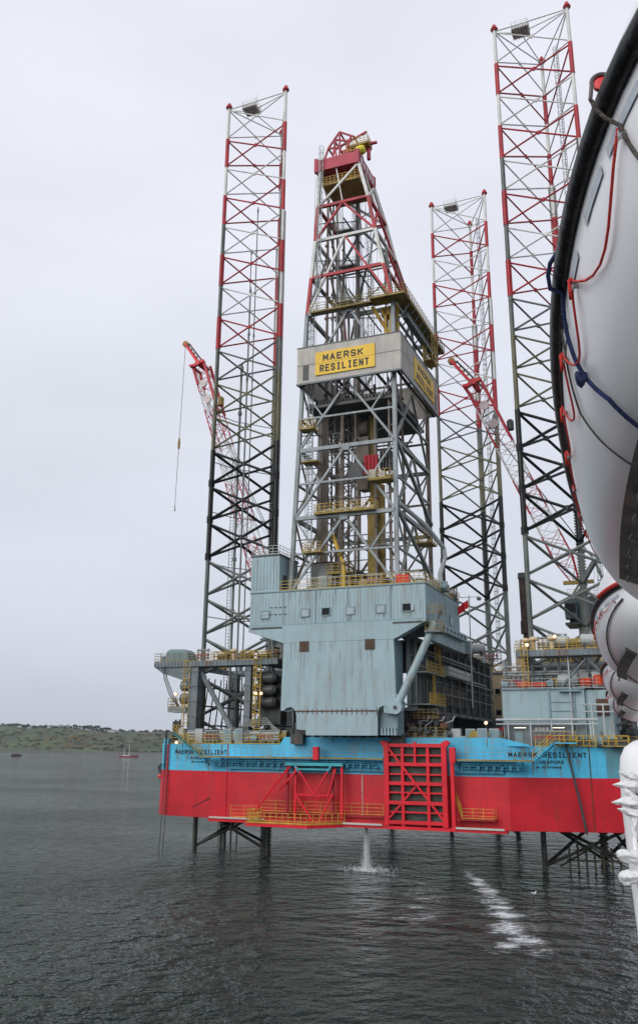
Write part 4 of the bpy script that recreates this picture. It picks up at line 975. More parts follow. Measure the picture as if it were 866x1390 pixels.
    for x in (5.0, 6.3):
        for y in (-3.2, -1.8, -0.4): mb.beam((x, y, 67.4), (x, y, 71.5), .14)
        for z in (67.4, 69.4): mb.beam((x, -3.2, z), (x, -.4, z), .12)
    for y in (-3.2, -.4):
        for z in (67.4, 69.4): mb.beam((5.0, y, z), (6.3, y, z), .12)
    mb.box(5.0, 6.3, -3.2, -.4, 67.3, 67.42); mb.part('hanging_basket', 'yellow_handler', t)
    more_inner(t)
derrick()

# ------------------------------------------------------------------ wind wall with the name boards
def wind_wall():
    t = T('wind_wall', 'pale corrugated wind wall wrapped round the derrick and carrying the yellow name boards', 'wind wall', (-2, -6, 60.9))
    x0, x1, y0, y1, z0, z1 = -9.45, 5.35, -15.5, 3.0, 60.85, 66.2
    mb = MB()
    mb.box(x0, x1, y0, y0+0.12, z0, z1); mb.box(x1-0.12, x1, y0+0.12, y1, z0, z1); mb.box(x0, x1-0.12, y1-0.12, y1, z0, z1); mb.box(x0, x0+0.12, y0+0.12, y1-0.12, z0, z1)
    corr(mb, x0+0.1, x1-0.02, y0, z0+0.12, z1-0.1, 0.30, 0.06); corr(mb, y0+0.1, y1-0.1, x1, z0+0.12, z1-0.1, 0.30, 0.06, 'y')
    mb.part('cladding', 'wall_white', t)
    mb = MB(); mb.box(x0-.04, x1+.04, y0-0.1, y0+0.16, z1, z1+0.12); mb.box(x1-.12, x1+.1, y0+0.16, y1+.02, z1-0.01, z1+0.11); mb.box(x0-.05, x1+.05, y0-0.12, y0+0.2, z0-0.16, z0+0.08); mb.box(x1-.15, x1+.12, y0+0.2, y1+.03, z0-0.17, z0+0.07)
    mb.box(x0, x1, y0-0.075, y0-0.062, 63.55, 63.63); mb.box(x1+0.062, x1+0.075, y0, y1, 63.55, 63.63)
    mb.part('edge_trim', 'girder_grey', t)
    mb = MB(); mb.box(x0+0.95, x0+1.75, y0-0.1, y0-0.062, z0+0.5, z0+2.7); mb.box(x1+0.062, x1+0.1, y1-2.0, y1-1.5, z0+0.4, z0+2.6); mb.part('opening', 'steel_dark', t)
    mb = MB()
    for i in range(6): mb.beam((x0+0.2+i*2.8, y0+0.3, z0), (x0+0.2+i*2.8, y1-0.3, z0), 0.3)
    mb.part('floor_beam', 'steel_dark', t)
    b = MB(); b.box(-6.65, 1.84, y0-0.20, y0-0.065, 61.75, 65.1); bo = b.part('name_board', 'sign_yellow', t)
    b = MB(); b.box(-6.65, 1.84, y0-0.212, y0-0.202, 63.42, 63.46); b.part('board_seam', 'yellow_dirty', bo)
    text_mb('MAERSK', (-5.55, y0-0.201, 63.68), (1, 0, 0), (0, 0, 1), (0, -1, 0), 5.7, 1.0, 0.03, 0.03).part('lettering', 'letter_black', bo)
    text_mb('RESILIENT', (-6.0, y0-0.201, 62.12), (1, 0, 0), (0, 0, 1), (0, -1, 0), 7.0, 1.05, 0.03, 0.03).part('lettering', 'letter_black', bo)
    b = MB(); b.box(x1+0.065, x1+0.20, -9.6, 0.1, 61.75, 65.1); bo = b.part('name_board', 'sign_yellow', t)
    text_mb('MAERSK', (x1+0.201, -8.1, 63.68), (0, 1, 0), (0, 0, 1), (1, 0, 0), 6.4, 1.0, 0.03, 0.03).part('lettering', 'letter_black', bo)
    text_mb('RESILIENT', (x1+0.201, -8.9, 62.12), (0, 1, 0), (0, 0, 1), (1, 0, 0), 8.1, 1.05, 0.03, 0.03).part('lettering', 'letter_black', bo)
wind_wall()
# ------------------------------------------------------------------ jacking frames round the two aft legs
def jack_frame(cx, left):
    if left: t = T('jacking_frame', 'grey steel frame and gallery round the foot of the left leg, with a hooded winch', 'jacking frame', (cx, -2, 13.98))
    else: t = T('jacking_frame', 'grey steel gallery with yellow railing round the foot of the right leg above the deckhouse', 'jacking frame', (cx, -2, 13.98))
    z1 = 24.9
    # corner columns
    cols = ((-3.6, -8.3, 1.3), (4.6, -8.3, 0.9), (-4.6, 5.0, 1.2), (4.9, 5.0, 1.2), (0.2, 9.2, 1.2))
    for dx, y, w in (cols if left else cols[2:]):
        mb = MB(); mb.box(cx+dx-w/2, cx+dx+w/2, y-w/2, y+w/2, 14.0, z1-0.75)
        for k in range(5): mb.box(cx+dx-w/2-.1, cx+dx+w/2+.1, y-w/2-.1, y+w/2+.1, 15.5+2*k, 15.65+2*k)
        mb.part('column', 'frame_blue', t)
    xa, xb = (cx-9.9, cx+9.2) if left else (cx-6.6, cx+6.5)
    mb = MB(); mb.box(xa, xb, -9.2, -6.3, z1-0.72, z1); mb.box(xa+ (3 if left else 0), xb, 6.8, 9.5, z1-0.72, z1); mb.box(xa+(3 if left else 0), cx-6.2, -6.3, 6.8, z1-0.7, z1-0.01); mb.box(cx+6.2, xb, -6.3, 6.8, z1-0.7, z1-0.01)
    for i in range(int((xb-xa)/0.55)): mb.box(xa+i*0.55, xa+i*0.55+0.08, -9.27, -9.2, z1-0.65, z1-0.05)
    mb.part('gallery_deck', 'frame_blue', t)
    mb = MB(); mb.rail([(xa, -6.3, z1), (xa, -9.15, z1), (xb, -9.15, z1), (xb, -6.3, z1)], 1.2, 1.0, 0.04); mb.rail([(xa+1, -6.4, z1), (xb, -6.4, z1)], 1.2, 1.3, 0.04); mb.part('gallery_railing', 'rail_yellow' if not left else 'yellow_dirty', t)
    # rack casings round each chord
    for i, (dx, dy) in enumerate(CH):
        q = Vector((-dy, dx, 0)).normalized()
        for sg in (-1, 1):
            mb = MB()
            c = Vector((cx+dx, dy, 0))+q*sg*1.2
            mb.box(c.x-0.45, c.x+0.45, c.y-0.45, c.y+0.45, 14.6, 23.6) if (left and i == 0 and sg < 0) or (not left and i != 1) else None
            for k in range(4):
                z = 15.6+2.1*k; d = Vector((dx, dy, 0)).normalized()
                if left or i != 0: mb.tube(c+Vector((0, 0, z))+d*0.2, c+Vector((0, 0, z))+d*1.3, 0.5, 10)
            if mb.v: mb.part('jack_motor', 'steel_dark', t)
    # big slanting tubes
    S = ((-3.3, -8.0, 23.8, 1.9, -5.5, 14.2), (4.4, -7.9, 22.0, 2.6, -5.6, 14.2), (-3.4, -8, 15.5, 1.5, -7, 14.2)) if left else ((-1.5, -8.4, 20.8, 1.4, -8.4, 23.9), (1.4, -8.4, 23.9, 4.2, -8.4, 20.8), (-6, -6, 24, -3, -6, 20.6))
    for a in S:
        mb = MB(); mb.tube((cx+a[0], a[1], a[2]), (cx+a[3], a[4], a[5]), 0.36 if left else 0.17, 10); mb.part('slanting_tube', 'frame_blue' if not left else 'steel_blue', t)
    mb = MB()
    for k in range(3): mb.box(cx-4.6, cx+5.2, 8.2, 8.5, 16+2.6*k, 16.3+2.6*k); mb.box(cx+5.2, cx+5.4, -7.5, 8.4, 16.4+2.6*k, 16.6+2.6*k); mb.box(cx-4.4, cx-4.2, -7.5, 8.4, 16.4+2.6*k, 16.6+2.6*k)
    for k in range(9): mb.tube((cx-4.3, -7+1.8*k, 14.2), (cx-4.3, -5.2+1.8*k, 23), 0.09, 5); mb.tube((cx-4+k, 8.3, 14.2), (cx-3+k, 8.3, 23.8), 0.08, 5)
    mb.part('stiffener', 'rust_dark', t)
    mb = MB()
    if left:
        mb.ladder((cx-4.6, -8.8, 14.3), (cx-4.6, -8.8, 24.9), 0.7, (1, 0, 0), 0.05, cage=True); mb.part('caged_ladder', 'rail_yellow', t); mb = MB()
        mb.ladder((cx+6.3, -9.0, 14.3), (cx+6.3, -9.0, 24.9), 0.8, (1, 0, 0), 0.06, cage=True)
    else: mb.ladder((cx-5.6, -9.0, 20.5), (cx-5.6, -9.0, 25.6), 0.6, (1, 0, 0), 0.05, cage=True)
    mb.part('caged_ladder', 'rail_yellow', t)
    if left:
        mb = MB(); mb.prism([(xa, z1-0.72), (xa+1.2, z1-1.5), (cx-4.1, z1-2.9), (cx-4.1, z1-0.72)], 'y', -9.0, -6.4); mb.part('gallery_bracket', 'frame_blue', t)
        mb = MB(); mb.prism([(-32.1, z1), (-31.7, z1+1.5), (-31.2, z1+1.75), (-29.0, z1+1.7), (-28.4, z1+1.2), (-28.1, z1)], 'y', -8.9, -6.6); mb.box(-32.6, -32.2, -8.8, -6.7, z1, z1+0.8); mb.part('winch_hood', 'house_trim', t)
        mb = MB(); mb.box(-30.9, -28.0, -9.2, -6.8, 18.5, 18.75); mb.box(-30.9, -28.0, -9.15, -6.9, 18.1, 18.5); mb.part('lower_landing', 'steel_grey', t)
        mb = MB(); mb.rail([(-30.9, -6.9, 18.75), (-30.9, -9.15, 18.75), (-28.0, -9.15, 18.75)], 1.2, 0.6, 0.045); mb.part('landing_railing', 'yellow_dirty', t)
        mb = MB()
        for k in range(3): mb.lathe((-28.6, -8.3, 19.9+1.75*k), [(0.5, -0.8), (0.75, -0.6), (0.75, 0.5), (0.4, 0.8)], 12, 'x')
        mb.part('side_motor', 'girder_grey', t)
        for k in range(3):
            mb = MB(); mb.path([(xa+1.3+.2*k, -9.0, z1-0.8), (xa+1.6+.25*k, -9.0, 22.6), (xa+2.6+.3*k, -9.0, 20.4), (xa+4.1+.1*k, -9.0, 18.8)], 0.06, 6); mb.part('hanging_cable', 'steel_dark', t)
        mb = MB()
        for k in range(3):
            mb.lathe((-16.2, -8.2, 22.4-1.55*k), [(0.4, -1.5), (0.7, -1.2), (0.72, 0.9), (0.45, 1.4)], 14, 'x')
            mb.tube((-17.4, -8.2, 22.4-1.55*k), (-17.4, -8.2, 21.4-1.55*k), 0.16, 6)
        mb.box(-17.8, -14.6, -7.4, -5.5, 16.5, 23.4); mb.part('gear_motor', 'steel_dark', t)
        mb = MB()
        for k in range(4): mb.path([(-19.5+.3*k, -9.0, 14.2), (-19.5+.3*k, -9.0, 16.2+.25*k), (-15.2-.2*k, -9.0, 16.5+.25*k), (-13.9-.3*k, -9.0, 15.6), (-13.9-.3*k, -9.0, 14.2)], 0.13, 7)
        mb.part('exhaust_pipe', 'steel_grey', t)
jack_frame(LEGS['L'][0], True); jack_frame(LEGS['R'][0], False)

# ------------------------------------------------------------------ deckhouse in front of the right leg
t = T('deckhouse', 'low blue grey deckhouse under the right leg with strip lights along its front', 'deckhouse', (21, -6, 13.98))
mb = MB(); mb.box(14.9, 24.4, -8.2, 2.5, 14.0, 20.4); mb.box(24.45, 27.4, -7.7, 2.5, 14.0, 20.3)
mb.part('wall', 'house_blue', t)
mb = MB(); mb.box(20.3, 20.5, -8.35, -8.2, 14.2, 20.4); mb.box(20.5, 24.0, -8.28, -8.2, 17.0, 17.1); mb.box(20.5, 23.2, -8.28, -8.2, 18.9, 19.0); mb.box(20.5, 23.2, -8.28, -8.2, 17.9, 18.0); mb.box(23.2, 23.35, -8.32, -8.2, 14.2, 20.2)
mb.box(14.8, 24.5, -8.4, 2.6, 20.4, 20.5); mb.box(21.6, 24.0, -8.8, -8.0, 20.1, 20.3)
mb.part('wall_trim', 'house_trim', t)
mb = MB(); mb.box(25.6, 27.0, -7.8, -7.7, 17.4, 19.3); o = mb.part('vent', 'vent_brown', t)
mb = MB()
for i in range(9): mb.box(25.65, 26.95, -7.86, -7.8, 17.5+i*.2, 17.58+i*.2)
mb.part('louvre', 'rust_brown', o)
mb = MB()
for z, r in ((16.95, .14), (16.45, .09)): mb.tube((14.2, -9.0, z), (25.8, -9.0, z), r, 7)
for x in (15.6, 18.2, 20.6, 22.9, 24.9): mb.tube((x, -9.0, 14.0), (x, -9.0, 16.9), 0.1, 6)
mb.tube((24.2, -9.1, 18.6), (28.2, -8.0, 18.6), 0.12, 6); mb.tube((24.2, -9.1, 17.8), (28.4, -8.0, 17.8), 0.1, 6); mb.tube((25.2, -9.0, 14), (25.2, -9.0, 18.6), 0.1, 6); mb.tube((26.4, -8.6, 14), (26.4, -8.6, 18.6), 0.1, 6); mb.tube((22.9, -8.6, 14), (22.9, -8.6, 24.2), 0.09, 6)
mb.part('pipe', 'rail_grey', t)
mb = MB(); mb.rail([(15, -8.3, 20.5), (24.4, -8.3, 20.5), (27.3, -7.6, 20.4)], 1.15, 1.1, 0.04); mb.part('roof_railing', 'rail_grey', t)
for x in (16.9, 21.3):
    mb = MB(); mb.box(x-.75, x+.75, -8.5, -8.25, 15.98, 16.16); o = mb.part('lamp_housing', 'steel_dark', t)
    mb = MB(); mb.box(x-.7, x+.7, -8.55, -8.5, 16.0, 16.1); mb.part('lamp_tube', 'white_lamp', o)
mb = MB(); mb.box(18.5, 20.2, -8.3, -8.2, 15.6, 16.2); o = mb.part('window', 'steel_dark', t)
mb2 = MB(); mb2.box(15.0, 24.3, -8.26, -8.202, 14.0, 16.4); mb2.part('recess_shade_panel', 'girder_grey', t)  # flat panel on the wall; the recess's shade is painted by its darker grey
for i in range(4):
    mb = MB(); mb.box(18.55+i*.42, 18.88+i*.42, -8.34, -8.3, 15.7, 16.1); mb.part('pane', 'wall_white', o)
mb = MB(); mb.box(16.2, 17.1, -8.3, -8.2, 14.2, 15.6); mb.part('door', 'house_trim', t)

# orange drums and buoys on the deckhouse roof
def raft(x, y, z, label, ax='x', r=0.55, l=1.3, grp='orange drums on the deckhouse roof'):
    t = T('liferaft_canister', label, 'liferaft', (x, y, z), grp)
    mb = MB(); mb.lathe((x, y, z+r+0.15), [(r*.7, -l/2), (r, -l/2+.15), (r, -.05), (r*1.05, 0), (r, .05), (r, l/2-.15), (r*.7, l/2)], 14, ax); mb.part('canister', 'orange', t)
    mb = MB(); mb.box(x-.5, x+.5, y-.4, y+.4, z, z+.25); mb.part('cradle', 'steel_grey', t)
raft(24.6, -7.4, 20.5, 'small orange liferaft canister on the deckhouse roof nearest its right corner')
raft(26.1, -7.2, 20.5, 'larger orange liferaft canister standing on end at the right of the deckhouse roof', 'z', .75, 1.2)
raft(18.4, -7.4, 20.5, 'long orange liferaft canister lying on the left half of the deckhouse roof', 'x', .35, 3.6)
raft(27.3, -6.4, 21.4, 'orange liferaft canister perched highest near the lifeboats', 'x', .5, 1.0)

# ------------------------------------------------------------------ accommodation block and forward structures
t = T('accommodation_block', 'cream coloured accommodation block seen behind the dark girder of the cantilever', 'accommodation', (16, 40, 14))
mb = MB(); mb.box(5.2, 24.5, 33.5, 51, 14.0, 25.8); mb.box(6.5, 12.5, 33.0, 33.5, 14, 22.5); mb.part('wall', 'cream', t)
for r_ in range(3):
    for c_ in range(7):
        f = MB(); x = 6.0+c_*2.6; z = 15.6+3.4*r_; yy = 32.95 if 6.5 < x < 12.4 and z < 21.5 else 33.45
        f.box(x-.5, x+.5, yy, yy+.06, z, z+1.0); fo = f.part('window', 'rail_grey', t)
        g = MB(); g.box(x-.4, x+.4, yy-.02, yy, z+.1, z+.9); g.part('pane', 'window_dark', fo)
mb = MB(); mb.box(5.0, 24.7, 33.2, 51.2, 25.8, 26.1); mb.part('roof', 'steel_grey', t)
mb = MB(); mb.rail([(5.2, 33.3, 26.1), (24.5, 33.3, 26.1)], 1.2, 1.2, 0.05); mb.part('roof_railing', 'rail_yellow', t)
t = T('exhaust_stack', 'tall dark rusty exhaust stack standing just left of the right leg', 'exhaust stack', (14.8, 12, 20.4))
mb = MB(); mb.tube((14.9, 12, 14.0), (14.8, 12, 31.5), 0.42, 12); mb.tube((14.8, 12, 31.3), (14.75, 12, 37.6), 0.6, 12, 0.6); mb.tube((14.8, 12, 29.5), (14.8, 12, 31.3), 0.72, 12); mb.part('pipe', 'rust_stack', t)
mb = MB(); mb.tube((14.75, 12, 37.5), (14.75, 12, 38.3), 0.72, 12, 0.66); mb.part('cap', 'steel_dark', t)
mb = MB(); mb.tube((15.5, 12, 14), (15.5, 12, 36), 0.14, 6); mb.part('drain_pipe', 'pipe_brown', t)

# flag mast
t = T('flag_mast', 'thin pale mast with floodlight arms standing right of the drill floor house', 'mast', (9.4, 0, 24))
mb = MB(); mb.tube((9.4, 0, 18.8), (9.5, 0, 33.4), 0.085, 8); mb.part('pole', 'rail_grey', t)
mb = MB(); mb.tube((8.2, 0, 33.2), (10.9, 0, 33.2), 0.06, 6); mb.tube((8.2, 0, 33.2), (8.2, 0, 33.9), 0.05, 5); mb.part('cross_arm', 'leg_white', t)
mb = MB(); mb.box(10.6, 11.1, -0.2, 0.2, 32.7, 33.1); mb.part('floodlight', 'steel_dark', t)
mb = MB(); nx, nz = 9, 7; vs = []; fs = []
for i in range(nx):
    for j in range(nz):
        vs.append((9.35-1.4*i/(nx-1), 0.16*math.sin(i*1.3+j*.3), 32.9-1.25*i/(nx-1)*.8-1.1*j/(nz-1)))
for i in range(nx-1):
    for j in range(nz-1): fs.append((i*nz+j, (i+1)*nz+j, (i+1)*nz+j+1, i*nz+j+1))
mb.add(vs, fs); mb.thing('flag', 'flag_cloth', 'small limp red flag hanging from the thin mast', 'flag')


# ------------------------------------------------------------------ lattice boom cranes
def boom(t, pts, w, bands, n_per=1.9):
    """square lattice boom through pts (list of (x,y,z)), bands: list of (fraction, material)"""
    P = [Vector(p) for p in pts]
    L = sum((b-a).length for a, b in zip(P[:-1], P[1:])); n = int(L/n_per)
    def at(s):
        d = s*L
        for a, b in zip(P[:-1], P[1:]):
            l = (b-a).length
            if d <= l+1e-6: return a.lerp(b, d/l), (b-a).normalized()
            d -= l
        return P[-1], (P[-1]-P[-2]).normalized()
    prev = None; f0 = 0.0
    for f1, m in bands:
        mb = MB(); i0, i1 = int(round(f0*n)), int(round(f1*n))
        for i in range(i0, i1):
            q = []
            for s in (i/n, (i+1)/n):
                c, d = at(s); up = d.cross(Vector((0, 1, 0))).normalized(); ww = w*min(1, 0.35+s*6)
                q.append([c+up*(a*ww/2)+Vector((0, 1, 0))*(b*ww/2) for a, b in ((-1,-1),(1,-1),(1,1),(-1,1))])
            for k in range(4):
                mb.tube(q[0][k], q[1][k], 0.105, 5, cap=False); k2 = (k+1) % 4
                mb.tube(q[0][k], q[1][k2] if i % 2 else q[0][k2], 0.05, 4, cap=False); mb.tube(q[0][k2], q[1][k], 0.05, 4, cap=False)
        mb.part('boom_section', m, t, label={'leg_white': 'white lattice boom section', 'crane_red': 'red lattice boom section'}[m]); f0 = f1
def crane(t, root, head, tip, w, side):
    boom(t, [root, head], w, [(0.22, 'crane_red'), (0.34, 'leg_white'), (0.50, 'crane_red'), (0.66, 'leg_white'), (0.80, 'crane_red'), (0.9, 'leg_white'), (1.0, 'crane_red')])
    H_ = Vector(head); Tp = Vector(tip); d = (H_-Vector(root)).normalized(); Y = Vector((0, 1, 0))
    up = d.cross(Y).normalized()
    # boxed head plates and the folded tip jib
    for sg in (-1, 1):
        mb = MB(); a = H_-d*11; mb.beam(a-up*w*.5+Y*sg*w*.5, H_-up*w*.5+Y*sg*w*.5, 0.42); mb.beam(a+d*7+up*w*.45+Y*sg*w*.5, H_+up*w*.45+Y*sg*w*.5, 0.4); mb.part('head_plate', 'crane_red', t)
    mb = MB(); mb.tube(H_-Y*w*.75-up*.2, H_+Y*w*.75-up*.2, 0.5, 10); mb.tube(H_-Y*w*.8+up*w*.5, H_+Y*w*.8+up*w*.5, .3, 8); mb.beam(H_-up*w*.55-Y*w*.55, H_+up*w*.55-Y*w*.55, 0.6); mb.part('head_block', 'bright_red', t)
    for k, (s, rr) in enumerate(((4.5, .75), (8.0, .75))):
        mb = MB(); c = H_-d*s-Y*(w*.62); mb.lathe((c.x, c.y, c.z), [(0.1, -.1), (rr, -.12), (rr*.9, 0), (rr, .12), (0.1, .1)], 14, 'y'); mb.part('sheave', 'crane_white', t)
    jd = (Tp-H_).normalized()
    for sg in (-1, 1):
        mb = MB(); mb.beam(H_+Y*sg*.6, Tp+Y*sg*.35, 0.42); mb.part('tip_arm', 'bright_red', t)
    mb = MB(); mb.beam(H_-up*.9-jd*1.5, Tp-up*.6-jd*.4, 0.3)
    for k in range(6):
        c = H_.lerp(Tp, (k+.5)/6); mb.beam(c-up*.8, c+Y*.5, .16)
    mb.part('tip_arm', 'steel_dark', t)
    mb = MB(); mb.lathe(tuple(Tp), [(0.1, -.3), (.62, -.25), (.5, 0), (.62, .25), (0.1, .3)], 12, 'y'); mb.part('tip_sheave', 'yellow_dirty', t)
    mb = MB(); c = H_-d*9-up*(w*.8); mb.lathe((c.x, c.y-.4, c.z), [(.3, -.9), (.55, -.8), (.55, .6), (.3, .9)], 10, 'z'); mb.part('sheave_guard', 'yellow_dirty' if side < 0 else 'steel_dark', t)
    # pedestal, cab and A-frame
    r = Vector(root); bx = r.x + (1.6 if side > 0 else 3.0)
    mb = MB(); mb.tube((bx, r.y, 14.0), (bx, r.y, r.z-6), 1.7, 18); mb.part('pedestal', 'steel_grey', t)
    mb = MB(); mb.box(bx-2.6, bx+3.4, r.y-2.2, r.y+2.2, r.z-6, r.z-2.4); mb.box(bx-3.2, bx+3.6, r.y-2.5, r.y+2.5, r.z-6.3, r.z-6); mb.part('machinery_house', 'crane_house', t)
    mb = MB(); mb.box(bx-3.0, bx-1.4, r.y-3.6, r.y-2.1, r.z-5.6, r.z-3.2); o = mb.part('cab', 'crane_house', t)
    mb = MB(); mb.box(bx-2.9, bx-1.5, r.y-3.64, r.y-3.6, r.z-4.8, r.z-3.5); mb.box(bx-3.04, bx-3.0, r.y-3.5, r.y-2.3, r.z-4.8, r.z-3.5); mb.part('window', 'window_dark', o)
    mb = MB(); ap = Vector((bx+1.2, r.y, r.z+3.2))
    for sg in (-1, 1): mb.beam((bx-2.2, r.y+sg*1.8, r.z-2.4), ap+Y*sg*.6, .3); mb.beam((bx+3.0, r.y+sg*1.8, r.z-2.4), ap+Y*sg*.6, .3)
    mb.part('a_frame', 'steel_grey', t)
    mb = MB(); mb.rail([(bx-2.6, r.y-2.2, r.z-2.4), (bx+3.4, r.y-2.2, r.z-2.4)], 1.1, 1, .04); mb.box(bx-1.4, bx-.2, r.y-1, r.y, r.z-2.4, r.z-1.2); mb.beam((r.x-1.6, r.y-1.4, r.z-.2), (bx+1, r.y-1.4, r.z-.2), .5); mb.part('walkway_railing', 'yellow_dirty', t)
    mb = MB()
    for sg in (-.9, .9):
        q = H_-d*6+up*w*.4+Y*sg; mb.tube(ap+Y*sg*.5, q, .06, 5, cap=False)
    for k in range(4):
        q = H_-d*(2+14*k)+up*w*.55; mb.tube(ap, q, .03, 4, cap=False)
    mb.part('pendant_rope', 'rope_steel', t)
t = T('boom_crane', 'lattice boom crane behind the left leg with a wire hanging from its tip', 'crane', (-24, 15, 14), 'boom cranes on the rig')
crane(t, (-27.6, 15, 36.5), (-43.0, 15, 82.0), (-46.7, 15, 87.3), 2.5, -1)
t2 = T('boom_crane', 'red and white lattice boom crane between the middle and right legs, leaning to the left', 'crane', (23, 14, 14), 'boom cranes on the rig')
crane(t2, (22.0, 14, 36.8), (8.6, 14, 69.6), (5.0, 14, 74.6), 2.7, 1)
t = T('crane_hook', 'long thin hoist wire with a small yellow weight hanging in front of empty sky', 'hook and wire', (-46.9, 15, 54.8))
mb = MB(); mb.tube((-46.75, 15, 87.0), (-47.0, 15, 54.8), 0.05, 5); mb.part('wire', 'rope_steel', t)
mb = MB(); mb.lathe((-46.9, 15, 67.3), [(.05, -1.3), (.2, -1.0), (.24, 0), (.15, .8), (.05, 1.2)], 10); mb.part('weight', 'yellow_dirty', t)
mb = MB(); mb.path([(-47, 15, 55.2), (-47.0, 15, 54.8), (-46.8, 15, 54.5), (-47.1, 15, 54.3)], .09, 6); mb.part('hook', 'steel_dark', t)

# ------------------------------------------------------------------ loose gear on the decks: one of each kind, then copies
def k_pump():
    t = T('pump_skid', '', 'pump', (0, 0, 0)); mb = MB(); mb.box(-1, 1, -.5, .5, 0, .2); mb.part('skid', 'steel_dark', t)
    mb = MB(); mb.lathe((-.4, 0, .65), [(.2, -.5), (.42, -.45), (.42, .4), (.25, .5)], 12, 'x'); mb.part('motor', 'house_trim', t)
    mb = MB(); mb.lathe((.55, 0, .6), [(.3, -.25), (.4, 0), (.3, .25)], 12, 'x'); mb.path([(.55, 0, .9), (.55, 0, 1.5), (.9, 0, 1.7), (.9, 0, .2)], .1, 6); mb.part('pump', 'steel_grey', t); return t
def k_tank():
    t = T('storage_tank', '', 'tank', (0, 0, 0)); mb = MB(); mb.lathe((0, 0, 1.0), [(.3, -1.3), (.65, -1.1), (.7, -1.0), (.7, 1.0), (.65, 1.1), (.3, 1.3)], 16, 'x'); mb.part('vessel', 'rail_grey', t)
    mb = MB(); mb.box(-.9, -.6, -.6, .6, 0, .6); mb.box(.6, .9, -.6, .6, 0, .6); mb.part('saddle', 'steel_dark', t)
    mb = MB(); mb.tube((0, 0, 1.6), (0, 0, 2.0), .12, 8); mb.path([(.5, 0, 1.6), (.5, 0, 2.1), (1.2, 0, 2.1), (1.2, 0, .1)], .06, 6); mb.part('nozzle', 'steel_grey', t); return t
def k_cab():
    t = T('equipment_cabinet', '', 'cabinet', (0, 0, 0)); mb = MB(); mb.box(-.55, .55, -.35, .35, .08, 1.9); mb.part('body', 'rail_grey', t)
    mb = MB(); mb.box(-.5, -.02, -.38, -.35, .2, 1.8); mb.box(.02, .5, -.38, -.35, .2, 1.8); mb.part('door', 'house_trim', t); mb = MB(); mb.box(-.5, .5, -.3, .3, 0, .08); mb.part('plinth', 'steel_dark', t); return t
def k_mani():
    t = T('valve_manifold', '', 'manifold', (0, 0, 0)); mb = MB()
    for x in (-.8, -.3, .3, .8): mb.tube((x, 0, 0), (x, 0, 1.8), .09, 7); mb.tube((x, 0, .8), (x, 0, 1.05), .2, 8)
    mb.tube((-1, 0, 1.6), (1, 0, 1.6), .12, 8); mb.tube((-1, 0, .5), (1, 0, .5), .1, 8); mb.part('pipework', 'steel_grey', t)
    for x in (-.8, -.3, .3, .8):
        mb = MB(); mb.path([(x+.2*math.cos(a), -.3, .92+.2*math.sin(a)) for a in [i*PI/4 for i in range(9)]], .03, 5); mb.tube((x, 0, .92), (x, -.3, .92), .03, 5); mb.part('hand_wheel', 'bright_red', t)
    return t
def k_reel():
    t = T('hose_reel', '', 'reel', (0, 0, 0)); mb = MB(); mb.lathe((0, 0, .9), [(.8, -.5), (.8, -.45), (.5, -.44), (.5, .44), (.8, .45), (.8, .5)], 16, 'x'); mb.part('drum', 'yellow_dirty', t)
    mb = MB(); mb.beam((-.6, -.6, 0), (-.6, 0, .9), .12); mb.beam((-.6, .6, 0), (-.6, 0, .9), .12); mb.beam((.6, -.6, 0), (.6, 0, .9), .12); mb.beam((.6, .6, 0), (.6, 0, .9), .12); mb.part('stand', 'steel_dark', t); return t
def k_cont():
    t = T('offshore_container', '', 'container', (0, 0, 0)); mb = MB(); mb.box(-1.5, 1.5, -1.1, 1.1, .1, 2.3)
    for i in range(12): mb.box(-1.42+i*.24, -1.3+i*.24, -1.15, -1.1, .2, 2.2)
    mb.part('box', 'dark_red', t)
    mb = MB()
    for x in (-1.5, 1.5):
        for y in (-1.1, 1.1): mb.box(x-.1, x+.1, y-.1, y+.1, 0, 2.45)
    for y in (-1.1, 1.1): mb.box(-1.5, 1.5, y-.1, y+.1, 2.25, 2.42)
    mb.part('frame', 'bright_red', t); return t
def k_bundle():
    t = T('pipe_bundle', '', 'pipe bundle', (0, 0, 0)); mb = MB()
    for j in range(3):
        for i in range(6-j): mb.tube((-3, -.5+i*.2+j*.1, .25+j*.18), (3, -.5+i*.2+j*.1, .25+j*.18), .09, 7)
    mb.part('pipes', 'pipe_brown', t)
    mb = MB()
    for x in (-2, 0, 2): mb.box(x-.08, x+.08, -.7, .7, 0, .16)
    mb.part('dunnage', 'rust_brown', t); return t
def k_yrack():
    t = T('lifting_basket', '', 'basket', (0, 0, 0)); mb = MB()
    for z in (0, .55, 1.1):
        for a, b in (((-1, -.6), (1, -.6)), ((1, -.6), (1, .6)), ((1, .6), (-1, .6)), ((-1, .6), (-1, -.6))): mb.beam((*a, z+.05), (*b, z+.05), .08)
    for x in (-1, -.33, .33, 1):
        for y in (-.6, .6): mb.beam((x, y, 0), (x, y, 1.15), .08)
    mb.part('frame', 'rail_yellow', t); mb = MB(); mb.box(-.9, .5, -.5, .5, .1, .8); mb.part('load', 'steel_dark', t); return t
def k_vent():
    t = T('mushroom_vent', '', 'vent', (0, 0, 0)); mb = MB(); mb.tube((0, 0, 0), (0, 0, 1.2), .25, 10); mb.part('stem', 'cream', t)
    mb = MB(); mb.lathe((0, 0, 1.1), [(.5, 0), (.55, .15), (.4, .4), (.05, .5)], 12); mb.part('cowl', 'cream', t); return t
KIND = {'pump': k_pump, 'tank': k_tank, 'cab': k_cab, 'mani': k_mani, 'reel': k_reel, 'cont': k_cont, 'bundle': k_bundle, 'yrack': k_yrack, 'vent': k_vent}
